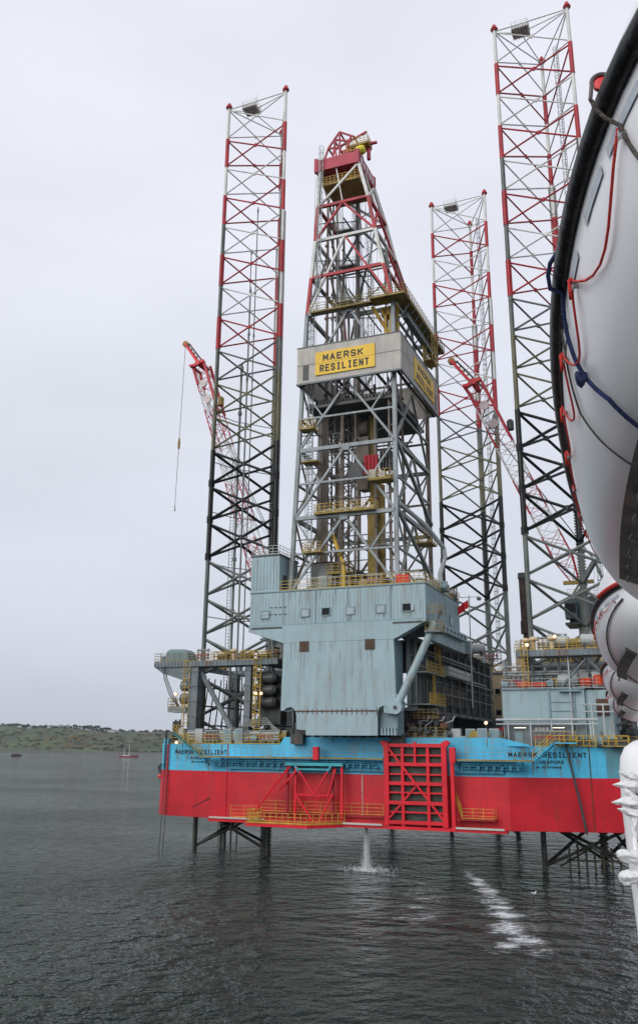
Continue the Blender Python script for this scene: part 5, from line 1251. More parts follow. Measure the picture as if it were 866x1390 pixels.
NOUN = {'pump': 'pump skid with a round motor', 'tank': 'pale horizontal storage tank', 'cab': 'upright grey equipment cabinet', 'mani': 'pipe manifold with red hand wheels', 'reel': 'yellow hose reel', 'cont': 'red offshore container', 'bundle': 'bundle of brown drill pipes', 'yrack': 'yellow lifting basket', 'vent': 'cream mushroom vent'}
PROTO = {}
rg = random.Random(21)
def put(kind, x, y, z, where, rz=None):
    rz = rg.choice((0, PI/2, PI, 0.1)) if rz is None else rz
    lab = '%s %s' % (NOUN[kind], where); grp = '%ss %s' % (NOUN[kind].split(' with')[0], where)
    if kind not in PROTO:
        o = KIND[kind](); PROTO[kind] = o
        place(o, (x, y, z), 'rig', rz); o['label'] = lab; o['group'] = grp
        return o
    return dup(PROTO[kind], (x, y, z), lab, 'rig', rz, grp)
def scatter(n, x0, x1, y0, y1, z, where, kinds, avoid=0.9):
    pts = []
    for _ in range(n*30):
        if len(pts) >= n: break
        x, y = rg.uniform(x0, x1), rg.uniform(y0, y1)
        if all((x-a)**2+(y-b)**2 > (1.9*avoid)**2 for a, b in pts): pts.append((x, y)); put(rg.choice(kinds), x, y, z, where)
scatter(12, -9.0, 7.0, -14.2, -0.5, 32.65, 'on the drill floor', ['pump', 'cab', 'mani', 'reel', 'tank', 'yrack'])
scatter(16, 1.5, 8.5, 3.0, 30, 26.35, 'on the cantilever pipe deck', ['yrack', 'vent', 'mani', 'reel', 'tank', 'cab'])
scatter(4, -8.0, 1.5, 5.0, 28, 26.35, 'on the far side of the cantilever pipe deck', ['bundle'], 2)
scatter(16, 17.5, 29.5, -9, 1.5, 24.95, 'on the right jacking gallery', ['tank', 'vent', 'cab', 'mani', 'pump', 'yrack']) if False else None
scatter(9, 15.6, 26.5, -7.2, 1.0, 20.5, 'on the deckhouse roof', ['tank', 'mani', 'cab', 'pump', 'yrack'])
scatter(12, 17.5, 30.0, 7.4, 9.0, 24.95, 'on the right jacking gallery', ['tank', 'vent', 'cab', 'yrack'], .7)
scatter(5, -32.5, -15.5, 7.4, 9.0, 24.95, 'on the left jacking gallery', ['cab', 'yrack', 'mani', 'vent'], .7)
scatter(6, -27, -14, -8.2, -6.9, 24.95, 'along the front of the left jacking gallery', ['mani', 'vent', 'yrack'], .9)
scatter(12, 10.2, 13.6, -10.5, 20, 14.0, 'on the open deck beside the cantilever', ['pump', 'mani', 'reel', 'yrack', 'cab'])
scatter(9, -28, -12.5, -10.2, -9.6, 14.0, 'behind the railing on the left deck', ['pump', 'mani', 'reel', 'cab'])
scatter(6, 19, 28, -10, -9, 14.0, 'behind the railing on the right deck', ['pump', 'mani', 'cab', 'yrack'], .8) if False else None
scatter(14, 6, 24, 34, 50, 26.15, 'on the accommodation roof', ['vent', 'tank', 'cab', 'yrack', 'vent'])
for i in range(3): put('cont', 12.4+i*3.3 if i < 2 else 14.0, 8 if i < 2 else 4.2, 14.0, ['standing left of the other under the pipes', 'standing right of the other under the pipes', 'standing in front of two others'][i], 0)

# tall cream mixing vessels and ducts between the middle and right legs
for i, (x, y, z0, z1, r) in enumerate(((18.5, 13, 20, 28.2, 1.1), (21.2, 13.5, 20, 27.4, .9), (12.2, 22, 22, 28.6, 0.9), (16.6, 24, 22, 29.3, 1.2))):
    t = T('mud_vessel', ['tall cream vessel nearest the dark exhaust stack', 'cream vessel beneath the right crane, shorter and slimmer', 'slim cream vessel behind the end of the cantilever', 'widest cream vessel behind the exhaust stack'][i], 'vessel', (x, y, 14), 'cream vessels on the forward deck')
    mb = MB(); mb.lathe((x, y, 14), [(r, 0), (r, z1-14.8), (r*.7, z1-14.2), (.2, z1-14)], 16); mb.part('shell', 'cream', t)
    mb = MB(); mb.rail([(x-r, y-r, z1-.8), (x+r, y-r, z1-.8), (x+r, y+r, z1-.8)], 1.2, .7, .04); mb.part('railing', 'rail_yellow', t)
    mb = MB(); mb.path([(x, y, z1), (x, y, z1+1.2), (x+1.6, y, z1+1.2), (x+1.6, y, 20)], .2, 8); mb.part('duct', 'rail_grey', t)

# lamps that are lit
def lamp(x, y, z, label, hang=False):
    t = T('flood_lamp', label, 'lamp', (x, y, z), 'lit lamps on the rig')
    mb = MB(); mb.ball((x, y-.08, z), .17, 10); mb.part('bulb', 'warm_lamp', t)
    mb = MB(); mb.lathe((x, y+.05, z), [(.05, .3), (.2, .2), (.26, -.0)], 10, 'y'); mb.part('reflector', 'steel_grey', t)
    mb = MB(); mb.tube((x, y+.15, z-1.2), (x, y+.15, z+.1), .05, 6); mb.part('post', 'steel_dark', t)
lamp(-29.66, -9.3, 20.5, 'glowing warm lamp on the small left landing, leftmost of the lit lamps')
lamp(-17.28, -9.5, 20.4, 'glowing warm lamp beside the left gear motors, left of a close pair')
lamp(-16.5, -9.5, 20.4, 'glowing warm lamp beside the left gear motors, right of a close pair')
lamp(18.42, -9.5, 25.5, 'glowing warm lamp at the front edge of the right gallery near the stack')
lamp(21.67, -9.3, 26.4, 'glowing warm lamp above the right gallery railing, highest of the lit lamps')
lamp(13.0, -9.0, 16.6, 'glowing warm lamp over the open deck right of the cantilever foot')
lamp(-27.2, -12.4, 14.1, 'glowing warm lamp at the foot of the left deck stair')

# main deck pipe runs behind the rails
t = T('deck_pipe_run', 'long pale pipes running low along the left deck behind the yellow railing', 'pipes', (-20, -9.4, 14))
mb = MB()
for z, r, y in ((15.35, .12, -9.9), (14.95, .09, -9.9), (15.6, .06, -9.7), (14.6, .12, -9.8)): mb.tube((-27.5, y, z), (-12.6, y, z), r, 7)
for i in range(9): mb.tube((-27+i*1.8, -9.8, 14), (-27+i*1.8, -9.8, 15.6), .06, 5)
mb.part('pipes', 'rail_grey', t)
t = T('corner_posts', 'rusty posts and chain stopper at the left corner of the hull deck', 'bollards', (-29.6, -9.8, 14))
for i in range(4):
    mb = MB(); x = -30.1+.6*i; y = -8.7-.45*i; mb.tube((x, y, 14), (x, y, 16.9+.2*(i % 2)), .14, 8); mb.tube((x, y, 16.2), (x+.7, y-.3, 16.2), .08, 6); mb.box(x-.2, x+.2, y-.2, y+.2, 15.2, 15.5); mb.part('post', 'steel_dark', t)
# ------------------------------------------------------------------ machinery and a dark stand-in block for the shadow at the cantilever foot
t = T('skid_machinery', 'skidding machinery with an added dark block for the shadow under the cantilever foot', 'machinery', (-2, -10, 14))
mb = MB(); mb.box(-9.6, 9.0, -9.8, -8.8, 14.0, 17.4); mb.box(-10.5, -8.7, -12.0, -9.8, 14.0, 16.6); mb.part('shadow_block', 'steel_dark', t)  # added dark boxes: the shadow under the foot, covering the bright gap
mb = MB()
for i in range(16):
    x = -9.5+i*1.2; mb.box(x, x+.5, -12.0, -9.8, 14.85, 15.1+.5*rg.random())
mb.part('clamp_row', 'girder_grey', t)
for i in range(10):
    mb = MB(); x = rg.uniform(4.3, 9.2); y = rg.uniform(-12, -10.2); z = rg.uniform(14.9, 16.6)
    mb.lathe((x, y, z), [(.2, -.5), (.4, -.35), (.4, .35), (.2, .5)], 10, rg.choice('xy')); mb.part('hydraulic_cylinder', rg.choice(['girder_grey', 'rust_brown', 'steel_dark']), t)
for i in range(8):
    mb = MB(); x = 4.4+i*.62; mb.path([(x, -11.4, 14.6), (x, -11.4, 16.2+.3*(i % 3)), (x+.7, -10.8, 16.8), (x+.7, -9.9, 17.3)], .09, 6); mb.part('hose', rg.choice(['steel_dark', 'rail_grey']), t)
mb = MB(); mb.rail([(4.4, -12.1, 14.9), (8.8, -12.1, 14.9)], 1.1, .8, .04); mb.rail([(5.0, -11.9, 17.0), (8.0, -11.9, 17.0)], 1.1, .6, .04); mb.part('railing', 'yellow_dirty', t)

t = T('forward_deck_store', 'low dark grey store block across the deck beneath the girders', 'store block', (2, 29, 14))
mb = MB(); mb.box(-12, 13.5, 31.5, 33, 14.0, 18.6); mb.part('wall', 'girder_grey', t)
mb = MB(); mb.box(5.2, 14, 12, 31, 14.03, 14.9); mb.part('plinth', 'deck_green', t)
for i in range(4):
    mb = MB(); mb.box(-9+i*5, -8+i*5, 31.42, 31.5, 14.2, 16.3); mb.part('door', 'house_trim', t)

# second row of thin members inside the derrick
t = T('racking_tower', 'brown weathered inner ladder tower and casing pipes inside the lower derrick', 'inner tower', (-5, -6, 32.7))
for x, y in ((-7.6, -10.6), (-5.0, -10.6), (-5.0, -5.0), (-7.6, -5.0)):
    mb = MB(); mb.beam((x, y, 32.7), (x+.15, y, 57.8), .22); mb.part('post', 'pipe_brown', t)
for k in range(8):
    z = 34+3*k; mb = MB()
    for a, b in (((-7.6, -10.6), (-5, -10.6)), ((-5, -10.6), (-5, -5)), ((-7.6, -5), (-5, -5)), ((-7.6, -5), (-7.6, -10.6))):
        mb.beam((*a, z), (*b, z), .13); mb.beam((*a, z), (*b, z+3), .09)
    mb.part('lacing', 'steel_grey', t)
t = T('drill_floor_shed', 'small corrugated grey shed standing at the left of the drill floor under the derrick', 'shed', (-8, -11, 32.65))
mb = MB(); mb.box(-8.4, -5.4, -12.4, -9.5, 32.66, 36.6); corr(mb, -8.3, -5.5, -12.4, 32.8, 36.4, .4, .05); mb.part('wall', 'steel_grey', t)
mb = MB(); mb.box(-8.5, -5.3, -12.6, -9.4, 36.6, 36.72); mb.part('roof', 'rust_brown', t)
t = T('red_tank', 'small bright red tank on the drill floor near its right corner', 'tank', (5.0, -14.4, 32.65))
mb = MB(); mb.box(4.0, 5.6, -14.9, -13.9, 32.95, 33.9); mb.part('shell', 'bright_red', t)
mb = MB(); mb.box(4.0, 4.2, -14.9, -13.9, 32.65, 32.95); mb.part('foot', 'steel_dark', t); mb = MB(); mb.box(5.4, 5.6, -14.9, -13.9, 32.65, 32.95); mb.part('foot', 'steel_dark', t)
t = T('drawworks', 'dark brown hoisting winch with rust red housing beneath the derrick', 'winch', (-3, -5, 32.65))
mb = MB(); mb.box(-6, 1.5, -6.6, -2.0, 32.66, 33.4); mb.box(-6, -3.6, -6.4, -2.4, 33.4, 36.5); mb.part('housing', 'rust_brown', t)
mb = MB(); mb.lathe((-1, -4.4, 34.9), [(1.4, -2.2), (1.4, -2.0), (.9, -1.95), (.9, 1.95), (1.4, 2.0), (1.4, 2.2)], 18, 'x'); mb.part('drum', 'steel_dark', t)
t = T('yellow_derrick_crane', 'yellow knuckle arm folded beside the brown equipment on the drill floor', 'knuckle arm', (-3.6, -13, 32.65))
mb = MB(); mb.tube((-3.6, -12.8, 32.66), (-3.6, -12.8, 36.4), .3, 10); mb.part('post', 'rail_yellow', t)
mb = MB(); mb.beam((-3.6, -13.1, 36.3), (-4.9, -13.4, 40.0), .4); mb.part('lower_arm', 'rail_yellow', t); mb = MB(); mb.beam((-4.9, -13.4, 40.0), (-3.9, -13.6, 37.2), .3); mb.part('upper_arm', 'rail_yellow', t)
t = T('mud_pump_room', 'dark open sided machinery room between the deckhouse roof and the right gallery', 'machinery room', (22, 3, 20.5))
mb = MB(); mb.box(16.5, 28.5, 2.6, 3.0, 14.0, 24.1); mb.part('back_wall', 'steel_dark', t)
for i in range(7):
    mb = MB(); x = 16.8+i*1.8; mb.tube((x, 1.9, 20.4), (x, 1.9, 24.1), rg.uniform(.1, .35), 8); mb.part('standpipe', rg.choice(['rail_grey', 'girder_grey', 'yellow_dirty']), t)
for i in range(5):
    mb = MB(); x = 17.5+i*2.2; mb.box(x, x+1.4, 1.2, 2.5, 20.5, 20.5+rg.uniform(.8, 2.4)); mb.part('pump_casing', rg.choice(['girder_grey', 'house_trim', 'cream']), t)
for i in range(3):
    mb = MB(); x = 18.5+i*3.4; mb.box(x-.5, x+.5, .9, 1.1, 22.6, 22.72); mb.part('strip_light', 'white_lamp', t)
t = T('intake_frame', 'weedy grey brown frame of upright posts standing in the water under the right leg', 'intake frame', (24, -1, -1))
for i in range(7):
    mb = MB(); x = 20.6+i*.95; mb.tube((x, -1.5, -1), (x, -1.5, 2.6+.7*math.sin(i*1.3)), .13, 7); mb.part('post', 'leg_weed', t)
mb = MB(); mb.tube((20.2, -1.6, 1.2), (26.6, -1.6, 1.4), .1, 6); mb.tube((19.5, -1.7, .5), (24, -1.6, 3.2), .12, 6); mb.tube((26.8, -1.6, .8), (22.8, -1.7, 2.9), .1, 6); mb.part('cross_pipe', 'leg_weed', t)
# more gear packed round the right hand galleries and the open deck
scatter(10, 17.4, 29.6, -9.0, -6.6, 24.95, 'along the front of the right gallery', ['vent', 'cab', 'mani', 'yrack', 'tank'], .75)
scatter(10, 14.8, 26.8, -7.3, -5.5, 20.5, 'along the front edge of the deckhouse roof', ['mani', 'pump', 'tank', 'cab'], .6)
scatter(9, 18.8, 28.5, -9.6, -8.6, 14.0, 'behind the railing on the right deck', ['mani', 'pump', 'yrack'], .55)
scatter(8, 5.2, 7.9, -10, 0.2, 32.65, 'along the right flank of the drill floor', ['cab', 'mani', 'pump'], .7)
scatter(9, 9.6, 14.3, -11.5, -9, 14.0, 'at the hull edge right of the cantilever foot', ['mani', 'pump', 'reel', 'cab'], .5)
scatter(7, -27.5, -13, -9.3, -6.8, 14.0, 'under the left jacking gallery', ['pump', 'tank', 'mani'], .9)
t = T('overhead_pipe_bridge', 'pale pipe bridge spanning above the roof of the blue grey deckhouse', 'pipe bridge', (20, -5, 22))
mb = MB()
for k, (z, y) in enumerate(((22.3, -6.5), (22.6, -6.2), (22.0, -5.6), (23.3, -6.0))): mb.tube((14.8, y, z), (28.6, y, z), .1+.04*(k % 2), 7)
mb.part('pipes', 'rail_grey', t)
for i in range(5):
    mb = MB(); x = 15.2+i*3.2; mb.beam((x, -6.7, 20.5), (x, -6.7, 24.1), .16); mb.beam((x, -6.7, 22.0), (x, -5.3, 22.0), .12); mb.beam((x, -6.7, 20.6), (x+2.6, -6.7, 24.0), .1); mb.part('frame', 'girder_grey', t)
for (a, b, lab) in (((15.3, 27.5, 28.0), (17.3, 27.5, 31.6), 'pale lattice antenna mast'),):
    pass
t = T('white_equipment_pod', 'white rounded equipment pod on top of the right gallery by the leg', 'equipment pod', (19.5, 8, 24.95))
mb = MB(); mb.lathe((20.2, 7.9, 26.3), [(.3, -1.8), (.9, -1.5), (1.0, 0), (.9, 1.4), (.3, 1.7)], 14, 'x'); mb.part('shell', 'cream', t)
mb = MB(); mb.box(18.8, 21.6, 7.4, 8.4, 24.95, 25.5); mb.part('base', 'steel_dark', t)
# ------------------------------------------------------------------ far shore
def terrain_h(x, y):
    s = (y-shore_y(x))
    if s < 0: return -2.0
    top = 50+14*math.sin(x*0.0013+2.2)-0.018*(x+900)
    k = min(1, s/520.0); k = k*k*(3-2*k)
    n = 5*math.sin(x*0.011+y*0.004)+3.5*math.sin(x*0.023-y*0.017+1)+2*math.sin(x*0.05+y*0.04)
    return 1.2+min(s, 15)*0.12 + top*k + n*min(1, s/120)
def shore_y(x): return 1960-0.30*x+25*math.sin(x*0.006)
def shore():
    m = bpy.data.materials.new('hillside'); m.use_nodes = True; nt = m.node_tree; N = nt.nodes; L = nt.links; b = N['Principled BSDF']; b.inputs['Roughness'].default_value = .9
    g = N.new('ShaderNodeNewGeometry')
    def nz(sc, d, s3=(1, 1, 1)):
        mp = N.new('ShaderNodeMapping'); mp.inputs['Scale'].default_value = s3; L.new(g.outputs['Position'], mp.inputs[0])
        n = N.new('ShaderNodeTexNoise'); n.inputs['Scale'].default_value = sc; n.inputs['Detail'].default_value = d; L.new(mp.outputs[0], n.inputs['Vector']); return n.outputs['Fac']
    def mx(fac, a, c):
        x = N.new('ShaderNodeMix'); x.data_type = 'RGBA'; L.new(fac, x.inputs[0])
        for i, t in ((6, a), (7, c)):
            if isinstance(t, tuple): x.inputs[i].default_value = (*t, 1)
            else: L.new(t, x.inputs[i])
        return x.outputs[2]
    def rp(s, a, c):
        r = N.new('ShaderNodeMapRange'); L.new(s, r.inputs[0]); r.inputs[1].default_value = a; r.inputs[2].default_value = c; return r.outputs[0]
    c = mx(rp(nz(.012, 5, (1, .35, 1)), .42, .58), (.038, .060, .020), (.050, .050, .026))
    c = mx(rp(nz(.02, 5, (1, .4, 1)), .55, .62), c, (.024, .036, .016))
    sp = N.new('ShaderNodeSeparateXYZ'); L.new(g.outputs['Position'], sp.inputs[0])
    c = mx(rp(nz(.008, 3, (1, .5, 1)), .52, .66), c, (.055, .092, .026))
    c = mx(rp(sp.outputs[2], 4.2, 2.2), c, (.055, .05, .042))
    L.new(c, b.inputs['Base Color']); MATS['hillside'] = m
    mb = MB(); xs = [-2600+36*i for i in range(122)]; ys = [-60, 0, 8, 20, 40, 70, 100, 140, 180, 220, 270, 320, 380, 440, 520, 640, 800, 1100, 1600, 2300]
    vs = [(x, shore_y(x)+d, terrain_h(x, shore_y(x)+d+.01) - (max(0, d-800)*.03)) for x in xs for d in ys]; n = len(ys)
    mb.add(vs, [(i*n+j, (i+1)*n+j, (i+1)*n+j+1, i*n+j+1) for i in range(len(xs)-1) for j in range(n-1)])
    mb.thing('hills', 'hillside', None, None, base=(0, 0, 0), frame='world', kind='structure', smooth=True)
shore()
def gz(x, y): return terrain_h(x, y)
rt = random.Random(5)
def clump(mb, c, rx, rz, n, s):
    for _ in range(n):
        a, e, r = rt.uniform(0, 2*PI), rt.uniform(-.6, 1)*PI/2, rt.uniform(.55, 1)
        p = Vector((c[0]+rx*r*math.cos(a)*math.cos(e), c[1]+rx*r*math.sin(a)*math.cos(e), c[2]+rz*r*math.sin(e)))
        d1 = Vector((rt.uniform(-1, 1), rt.uniform(-1, 1), rt.uniform(-1, 1))).normalized()*s*rt.uniform(.6, 1.3); d2 = d1.orthogonal().normalized()*s*rt.uniform(.5, 1)
        mb.add([p-d1, p+d2, p+d1, p-d2], [(0, 1, 2, 3)])
def tree_proto(m, h):
    t = T('tree', '', 'tree', (0, 0, 0), frame='world'); mb = MB(); mb.tube((0, 0, -1), (0, 0, h*.6), .5, 6, .2)
    for a in (0, 2.1, 4.2): mb.tube((0, 0, h*.35), (2*math.cos(a), 2*math.sin(a), h*.7), .2, 5, .1)
    mb.part('trunk', 'trunk_bark', t)
    mb = MB()
    for k in range(6): clump(mb, (rt.uniform(-.25, .25)*h, rt.uniform(-.25, .25)*h, h*rt.uniform(.4, .85)), h*.26, h*.22, 55, .9)
    mb.part('crown', m, t); return t
protos = [tree_proto('tree_dark', 13), tree_proto('tree_mid', 10), tree_proto('tree_dark', 17)]
used = [False]*3
def put_tree(x, y, k, sc, lab, grp):
    o = protos[k]
    if used[k]: o = copy_tree(o)
    used[k] = True
    o.location = (x, y, gz(x, y)-.3); o.rotation_euler = (0, 0, rt.uniform(0, 6)); o.scale = (sc*1.25, sc*1.25, sc)
    o['label'] = lab; o['group'] = grp
for i in range(62):
    x = -1080+i*9.0+rt.uniform(-6, 6)
    if rt.random() < .12: continue
    put_tree(x, shore_y(x)+535+rt.uniform(-15, 25), rt.choice((0, 1, 1)), rt.uniform(.6, 1.05), 'low bushy tree in the row along the far skyline', 'trees along the far skyline')
for i in range(12):
    x = -700+i*9+rt.uniform(-3, 3); put_tree(x, shore_y(x)+520+rt.uniform(-8, 15), rt.choice((0, 2)), rt.uniform(.7, 1.0), 'taller dark tree in the clump on the skyline towards the rig', 'taller trees on the skyline')
for i in range(9):
    x = -1010+rt.uniform(0, 620); y = shore_y(x)+rt.uniform(90, 330)
    put_tree(x, y, rt.choice((0, 1)), rt.uniform(.5, .85), 'dark round bush on the far hillside slope', 'bushes on the far hillside')
mb = MB()
for i in range(90):
    x = -820+rt.gauss(0, 130) if i % 2 else -600+rt.gauss(0, 60); y = shore_y(x)+rt.uniform(70, 330); clump(mb, (x, y, gz(x, y)+1), 5.5, 2, 26, 1.1)
mb.thing('gorse_scrub', 'gorse_yellow', 'patches of yellow brown gorse spread over the far hillside', 'scrub', frame='world', kind='stuff')
mb = MB()
for i in range(420):
    x = rt.uniform(-1100, -250); y = shore_y(x)+rt.uniform(60, 500); clump(mb, (x, y, gz(x, y)+1.2), rt.uniform(5, 12), 2.2, 26, 1.4)
mb.thing('hillside_scrub', 'tree_mid', 'dark green scrub and hedges covering the far hillside', 'scrub', frame='world', kind='stuff')
mb = MB()
for i in range(230):
    x = rt.uniform(-1130, -760) if i % 3 else rt.uniform(-760, -420); y = shore_y(x)+rt.uniform(520, 560); clump(mb, (x, y, gz(x, y)+1.5), rt.uniform(4, 8), rt.uniform(2.5, 5.5) if i % 3 else 2.4, 40, 1.4)
mb.thing('skyline_wood', 'tree_dark', 'dark woodland running along the far skyline', 'woodland', frame='world', kind='stuff')
def house(x, d, w, h, lab, long=False):
    y = shore_y(x)+d; z = gz(x, y)-.5
    t = T('farmhouse', lab, 'house', (x, y, z), 'white buildings on the far hill', 'world')
    mb = MB(); mb.box(x-w/2, x+w/2, y-4, y+4, z, z+h); mb.part('wall', 'house_wall', t)
    mb = MB(); mb.prism([(y-4.4, z+h), (y+4.4, z+h), (y, z+h+2.6)], 'x', x-w/2-.3, x+w/2+.3); mb.part('roof', 'roof_slate', t)
    n = max(2, int(w/5))
    for i in range(n): 
        mb = MB(); xx = x-w/2+w*(i+.5)/n; mb.box(xx-.6, xx+.6, y-4.06, y-4.0, z+1.2, z+2.5); mb.part('window', 'window_dark', t)
for i, (x, d, w, h) in enumerate(((-880, 470, 10, 4), (-850, 480, 16, 4), (-812, 470, 9, 4), (-785, 488, 22, 5), (-748, 470, 12, 4), (-728, 480, 8, 4), (-590, 495, 26, 5))):
    house(x, d, w, h, ['white house at the left end of the far hilltop row', 'second white house from the left in the hilltop row', 'small third white house from the left in the hilltop row', 'longest white building within the hilltop row', 'white house right of the longest building in the row', 'smallest white house at the right end of the row', 'long pale barn standing apart, nearest the tall skyline trees'][i])

# ------------------------------------------------------------------ two small vessels
def hull_mb(cx, cy, L_, B, z0, z1):
    mb = MB(); n = 12; rings = []
    for i in range(n+1):
        s = -1+2*i/n; b = B/2*(1-abs(s)**3.5)**.5+.05; sh = .25*s*s
        rings.append([(cx+L_/2*s, cy-b, z1+sh), (cx+L_/2*s*.96, cy-b*.7, z0), (cx+L_/2*s*.96, cy+b*.7, z0), (cx+L_/2*s, cy+b, z1+sh)])
    vs = [p for r in rings for p in r]; fs = []
    for i in range(n):
        for k in range(4): fs.append((i*4+k, i*4+(k+1) % 4, (i+1)*4+(k+1) % 4, (i+1)*4+k))
    fs += [(0, 1, 2, 3), tuple(n*4+k for k in (3, 2, 1, 0))]; mb.add(vs, fs); return mb
t = T('work_barge', 'small dark brown barge far out on the water at the left', 'barge', (-414, 1275, 0), None, 'world')
cx, cy = -414, 1275
hull_mb(cx, cy, 15, 5, -.4, 2.2).part('hull', 'boat_brown', t)
mb = MB(); mb.box(cx-3, cx+4, cy-1.6, cy+1.6, 2.0, 3.8); mb.box(cx-5.5, cx-3.5, cy-1.5, cy+1.5, 2, 3.2); mb.part('deckhouse', 'boat_brown', t)
for dx in (-5, 2.5, 6):
    mb = MB(); mb.tube((cx+dx, cy, 2), (cx+dx, cy, 5.2), .15, 6); mb.part('post', 'boat_brown', t)
t = T('two_masted_boat', 'low red and black boat with two pale masts moored off the far shore', 'boat', (-270, 1330, 0), None, 'world')
cx, cy = -270, 1330
hull_mb(cx, cy, 29, 6, -.3, 1.7).part('hull', 'boat_red', t)
mb = MB(); mb.box(cx-9, cx+2, cy-2, cy+2, 1.6, 3.0); mb.part('deckhouse', 'wall_white', t)
mb = MB(); mb.box(cx+4, cx+13, cy-1.8, cy+1.8, 1.7, 2.7); mb.part('deck_cargo', 'steel_dark', t)
for dx, h in ((-6.5, 11), (0.5, 18)):
    mb = MB(); mb.tube((cx+dx, cy, 1.6), (cx+dx, cy, h), .45, 8, .3); mb.part('mast', 'wall_white', t)
t = T('gull', 'white gull resting on the dark water right of the foam trail', 'gull', (30, 94, 0), None, 'world')
gx, gy = w3((19.6, -21.2, 0)).x, w3((19.6, -21.2, 0)).y
t.location = (gx, gy, 0); BASE[t.name] = (gx, gy, 0)
mb = MB(); mb.path([(gx-.26, gy, .16), (gx-.15, gy, .12), (gx, gy, .10), (gx+.14, gy, .13), (gx+.2, gy, .2), (gx+.22, gy, .27), (gx+.27, gy, .29)], [.02, .07, .10, .09, .05, .05, .03], 8); mb.part('body', 'gull_white', t, smooth=True)
mb = MB(); mb.path([(gx-.34, gy-.05, .17), (gx-.1, gy-.08, .17), (gx+.08, gy-.08, .14)], [.01, .05, .02], 6); mb.part('wing', 'gull_grey', t, smooth=True)
mb = MB(); mb.path([(gx-.34, gy+.05, .17), (gx-.1, gy+.08, .17), (gx+.08, gy+.08, .14)], [.01, .05, .02], 6); mb.part('wing', 'gull_grey', t, smooth=True)
mb = MB(); mb.tube((gx+.28, gy, .285), (gx+.34, gy, .275), .012, 5, .004); mb.part('beak', 'gull_beak', t)

# ------------------------------------------------------------------ cooling water outfall, splash and foam
def foam_mat(name, scale, lo, hi, col=(.8, .83, .85), dens=1.0):
    m = bpy.data.materials.new(name); m.use_nodes = True; nt = m.node_tree; N = nt.nodes; L = nt.links; b = N['Principled BSDF']
    b.inputs['Base Color'].default_value = (*col, 1); b.inputs['Roughness'].default_value = .8
    g = N.new('ShaderNodeNewGeometry'); mp = N.new('ShaderNodeMapping'); mp.inputs['Rotation'].default_value = (0, 0, .3); mp.inputs['Scale'].default_value = (.5, 1.5, 1); L.new(g.outputs['Position'], mp.inputs[0])
    n = N.new('ShaderNodeTexNoise'); n.inputs['Scale'].default_value = scale; n.inputs['Detail'].default_value = 6; n.inputs['Roughness'].default_value = .75; n.inputs['Distortion'].default_value = 1.6; L.new(mp.outputs[0], n.inputs['Vector'])
    at = N.new('ShaderNodeAttribute'); at.attribute_name = 'edge'
    s = N.new('ShaderNodeMath'); s.operation = 'MULTIPLY_ADD'; L.new(at.outputs['Fac'], s.inputs[0]); s.inputs[1].default_value = .30; n2 = N.new('ShaderNodeTexNoise'); n2.inputs['Scale'].default_value = .38; n2.inputs['Detail'].default_value = 3; L.new(g.outputs['Position'], n2.inputs['Vector'])
    ad = N.new('ShaderNodeMath'); ad.operation = 'MULTIPLY_ADD'; L.new(n2.outputs['Fac'], ad.inputs[0]); ad.inputs[1].default_value = .7; L.new(n.outputs['Fac'], ad.inputs[2])
    sb = N.new('ShaderNodeMath'); sb.operation = 'SUBTRACT'; L.new(ad.outputs[0], sb.inputs[0]); sb.inputs[1].default_value = .35; L.new(sb.outputs[0], s.inputs[2])
    r = N.new('ShaderNodeMapRange'); L.new(s.outputs[0], r.inputs[0]); r.inputs[1].default_value = lo; r.inputs[2].default_value = hi; r.inputs[4].default_value = dens
    L.new(r.outputs[0], b.inputs['Alpha']); MATS[name] = m
foam_mat('foam', 1.7, .70, .93, (.72, .75, .77), .9); foam_mat('foam_thin', 1.6, .80, .95, (.6, .63, .65), .45)
def ribbon(name, m, pts, widths, label, nw=8, z=.03):
    """flat foam patch following pts (rig frame) with soft edges"""
    P = [Vector((x, y, z)) for x, y in pts]
    Q = []; W_ = []
    for i in range(len(P)-1):
        for k in range(8): f = k/8; Q.append(P[i].lerp(P[i+1], f)); W_.append(widths[i]+(widths[i+1]-widths[i])*f)
    Q.append(P[-1]); W_.append(widths[-1]); vs = []; fs = []; ed = []
    for i, q in enumerate(Q):
        d = (Q[min(i+1, len(Q)-1)]-Q[max(i-1, 0)]).normalized(); s_ = Vector((-d.y, d.x, 0))
        for j in range(nw+1):
            f = -1+2*j/nw; vs.append(q+s_*f*W_[i]); e = (1-abs(f)**1.6)*min(1, i/6+.15, (len(Q)-1-i)/6+.15); ed.append(e)
    for i in range(len(Q)-1):
        for j in range(nw): fs.append((i*(nw+1)+j, i*(nw+1)+j+1, (i+1)*(nw+1)+j+1, (i+1)*(nw+1)+j))
    mb = MB(); mb.add(vs, fs); o = mb.thing(name, m, label, 'foam', kind='stuff')
    a = o.data.attributes.new('edge', 'FLOAT', 'POINT'); a.data.foreach_set('value', ed); return o
ribbon('foam_trail', 'foam', [(6.0, 4), (7.6, -2), (9.6, -8), (12.4, -14.5), (15.4, -22), (17.6, -29), (20.2, -37), (22.5, -45), (24.0, -51)], [.5, .9, 1.1, 1.7, 1.8, 2.6, 2.5, 3.0, 3.0], 'broken white foam trail drifting from under the hull towards the camera')
ribbon('thin_foam_streak', 'foam_thin', [(4.5, -14), (8.5, -21), (10.5, -28), (13.0, -38), (14, -48)], [1.5, 2.5, 3, 4.0, 4], 'faint specks of foam left of the white foam trail', z=.026)
ribbon('thin_foam_arc', 'foam_thin', [(-14, -20), (-9, -15.5), (-5, -13.5), (1.5, -13.5), (5.0, -17), (8, -23)], [2.6, 1.6, 1.0, 1.2, 1.2, .8], 'faint curved foam line either side of the splash', z=.028)
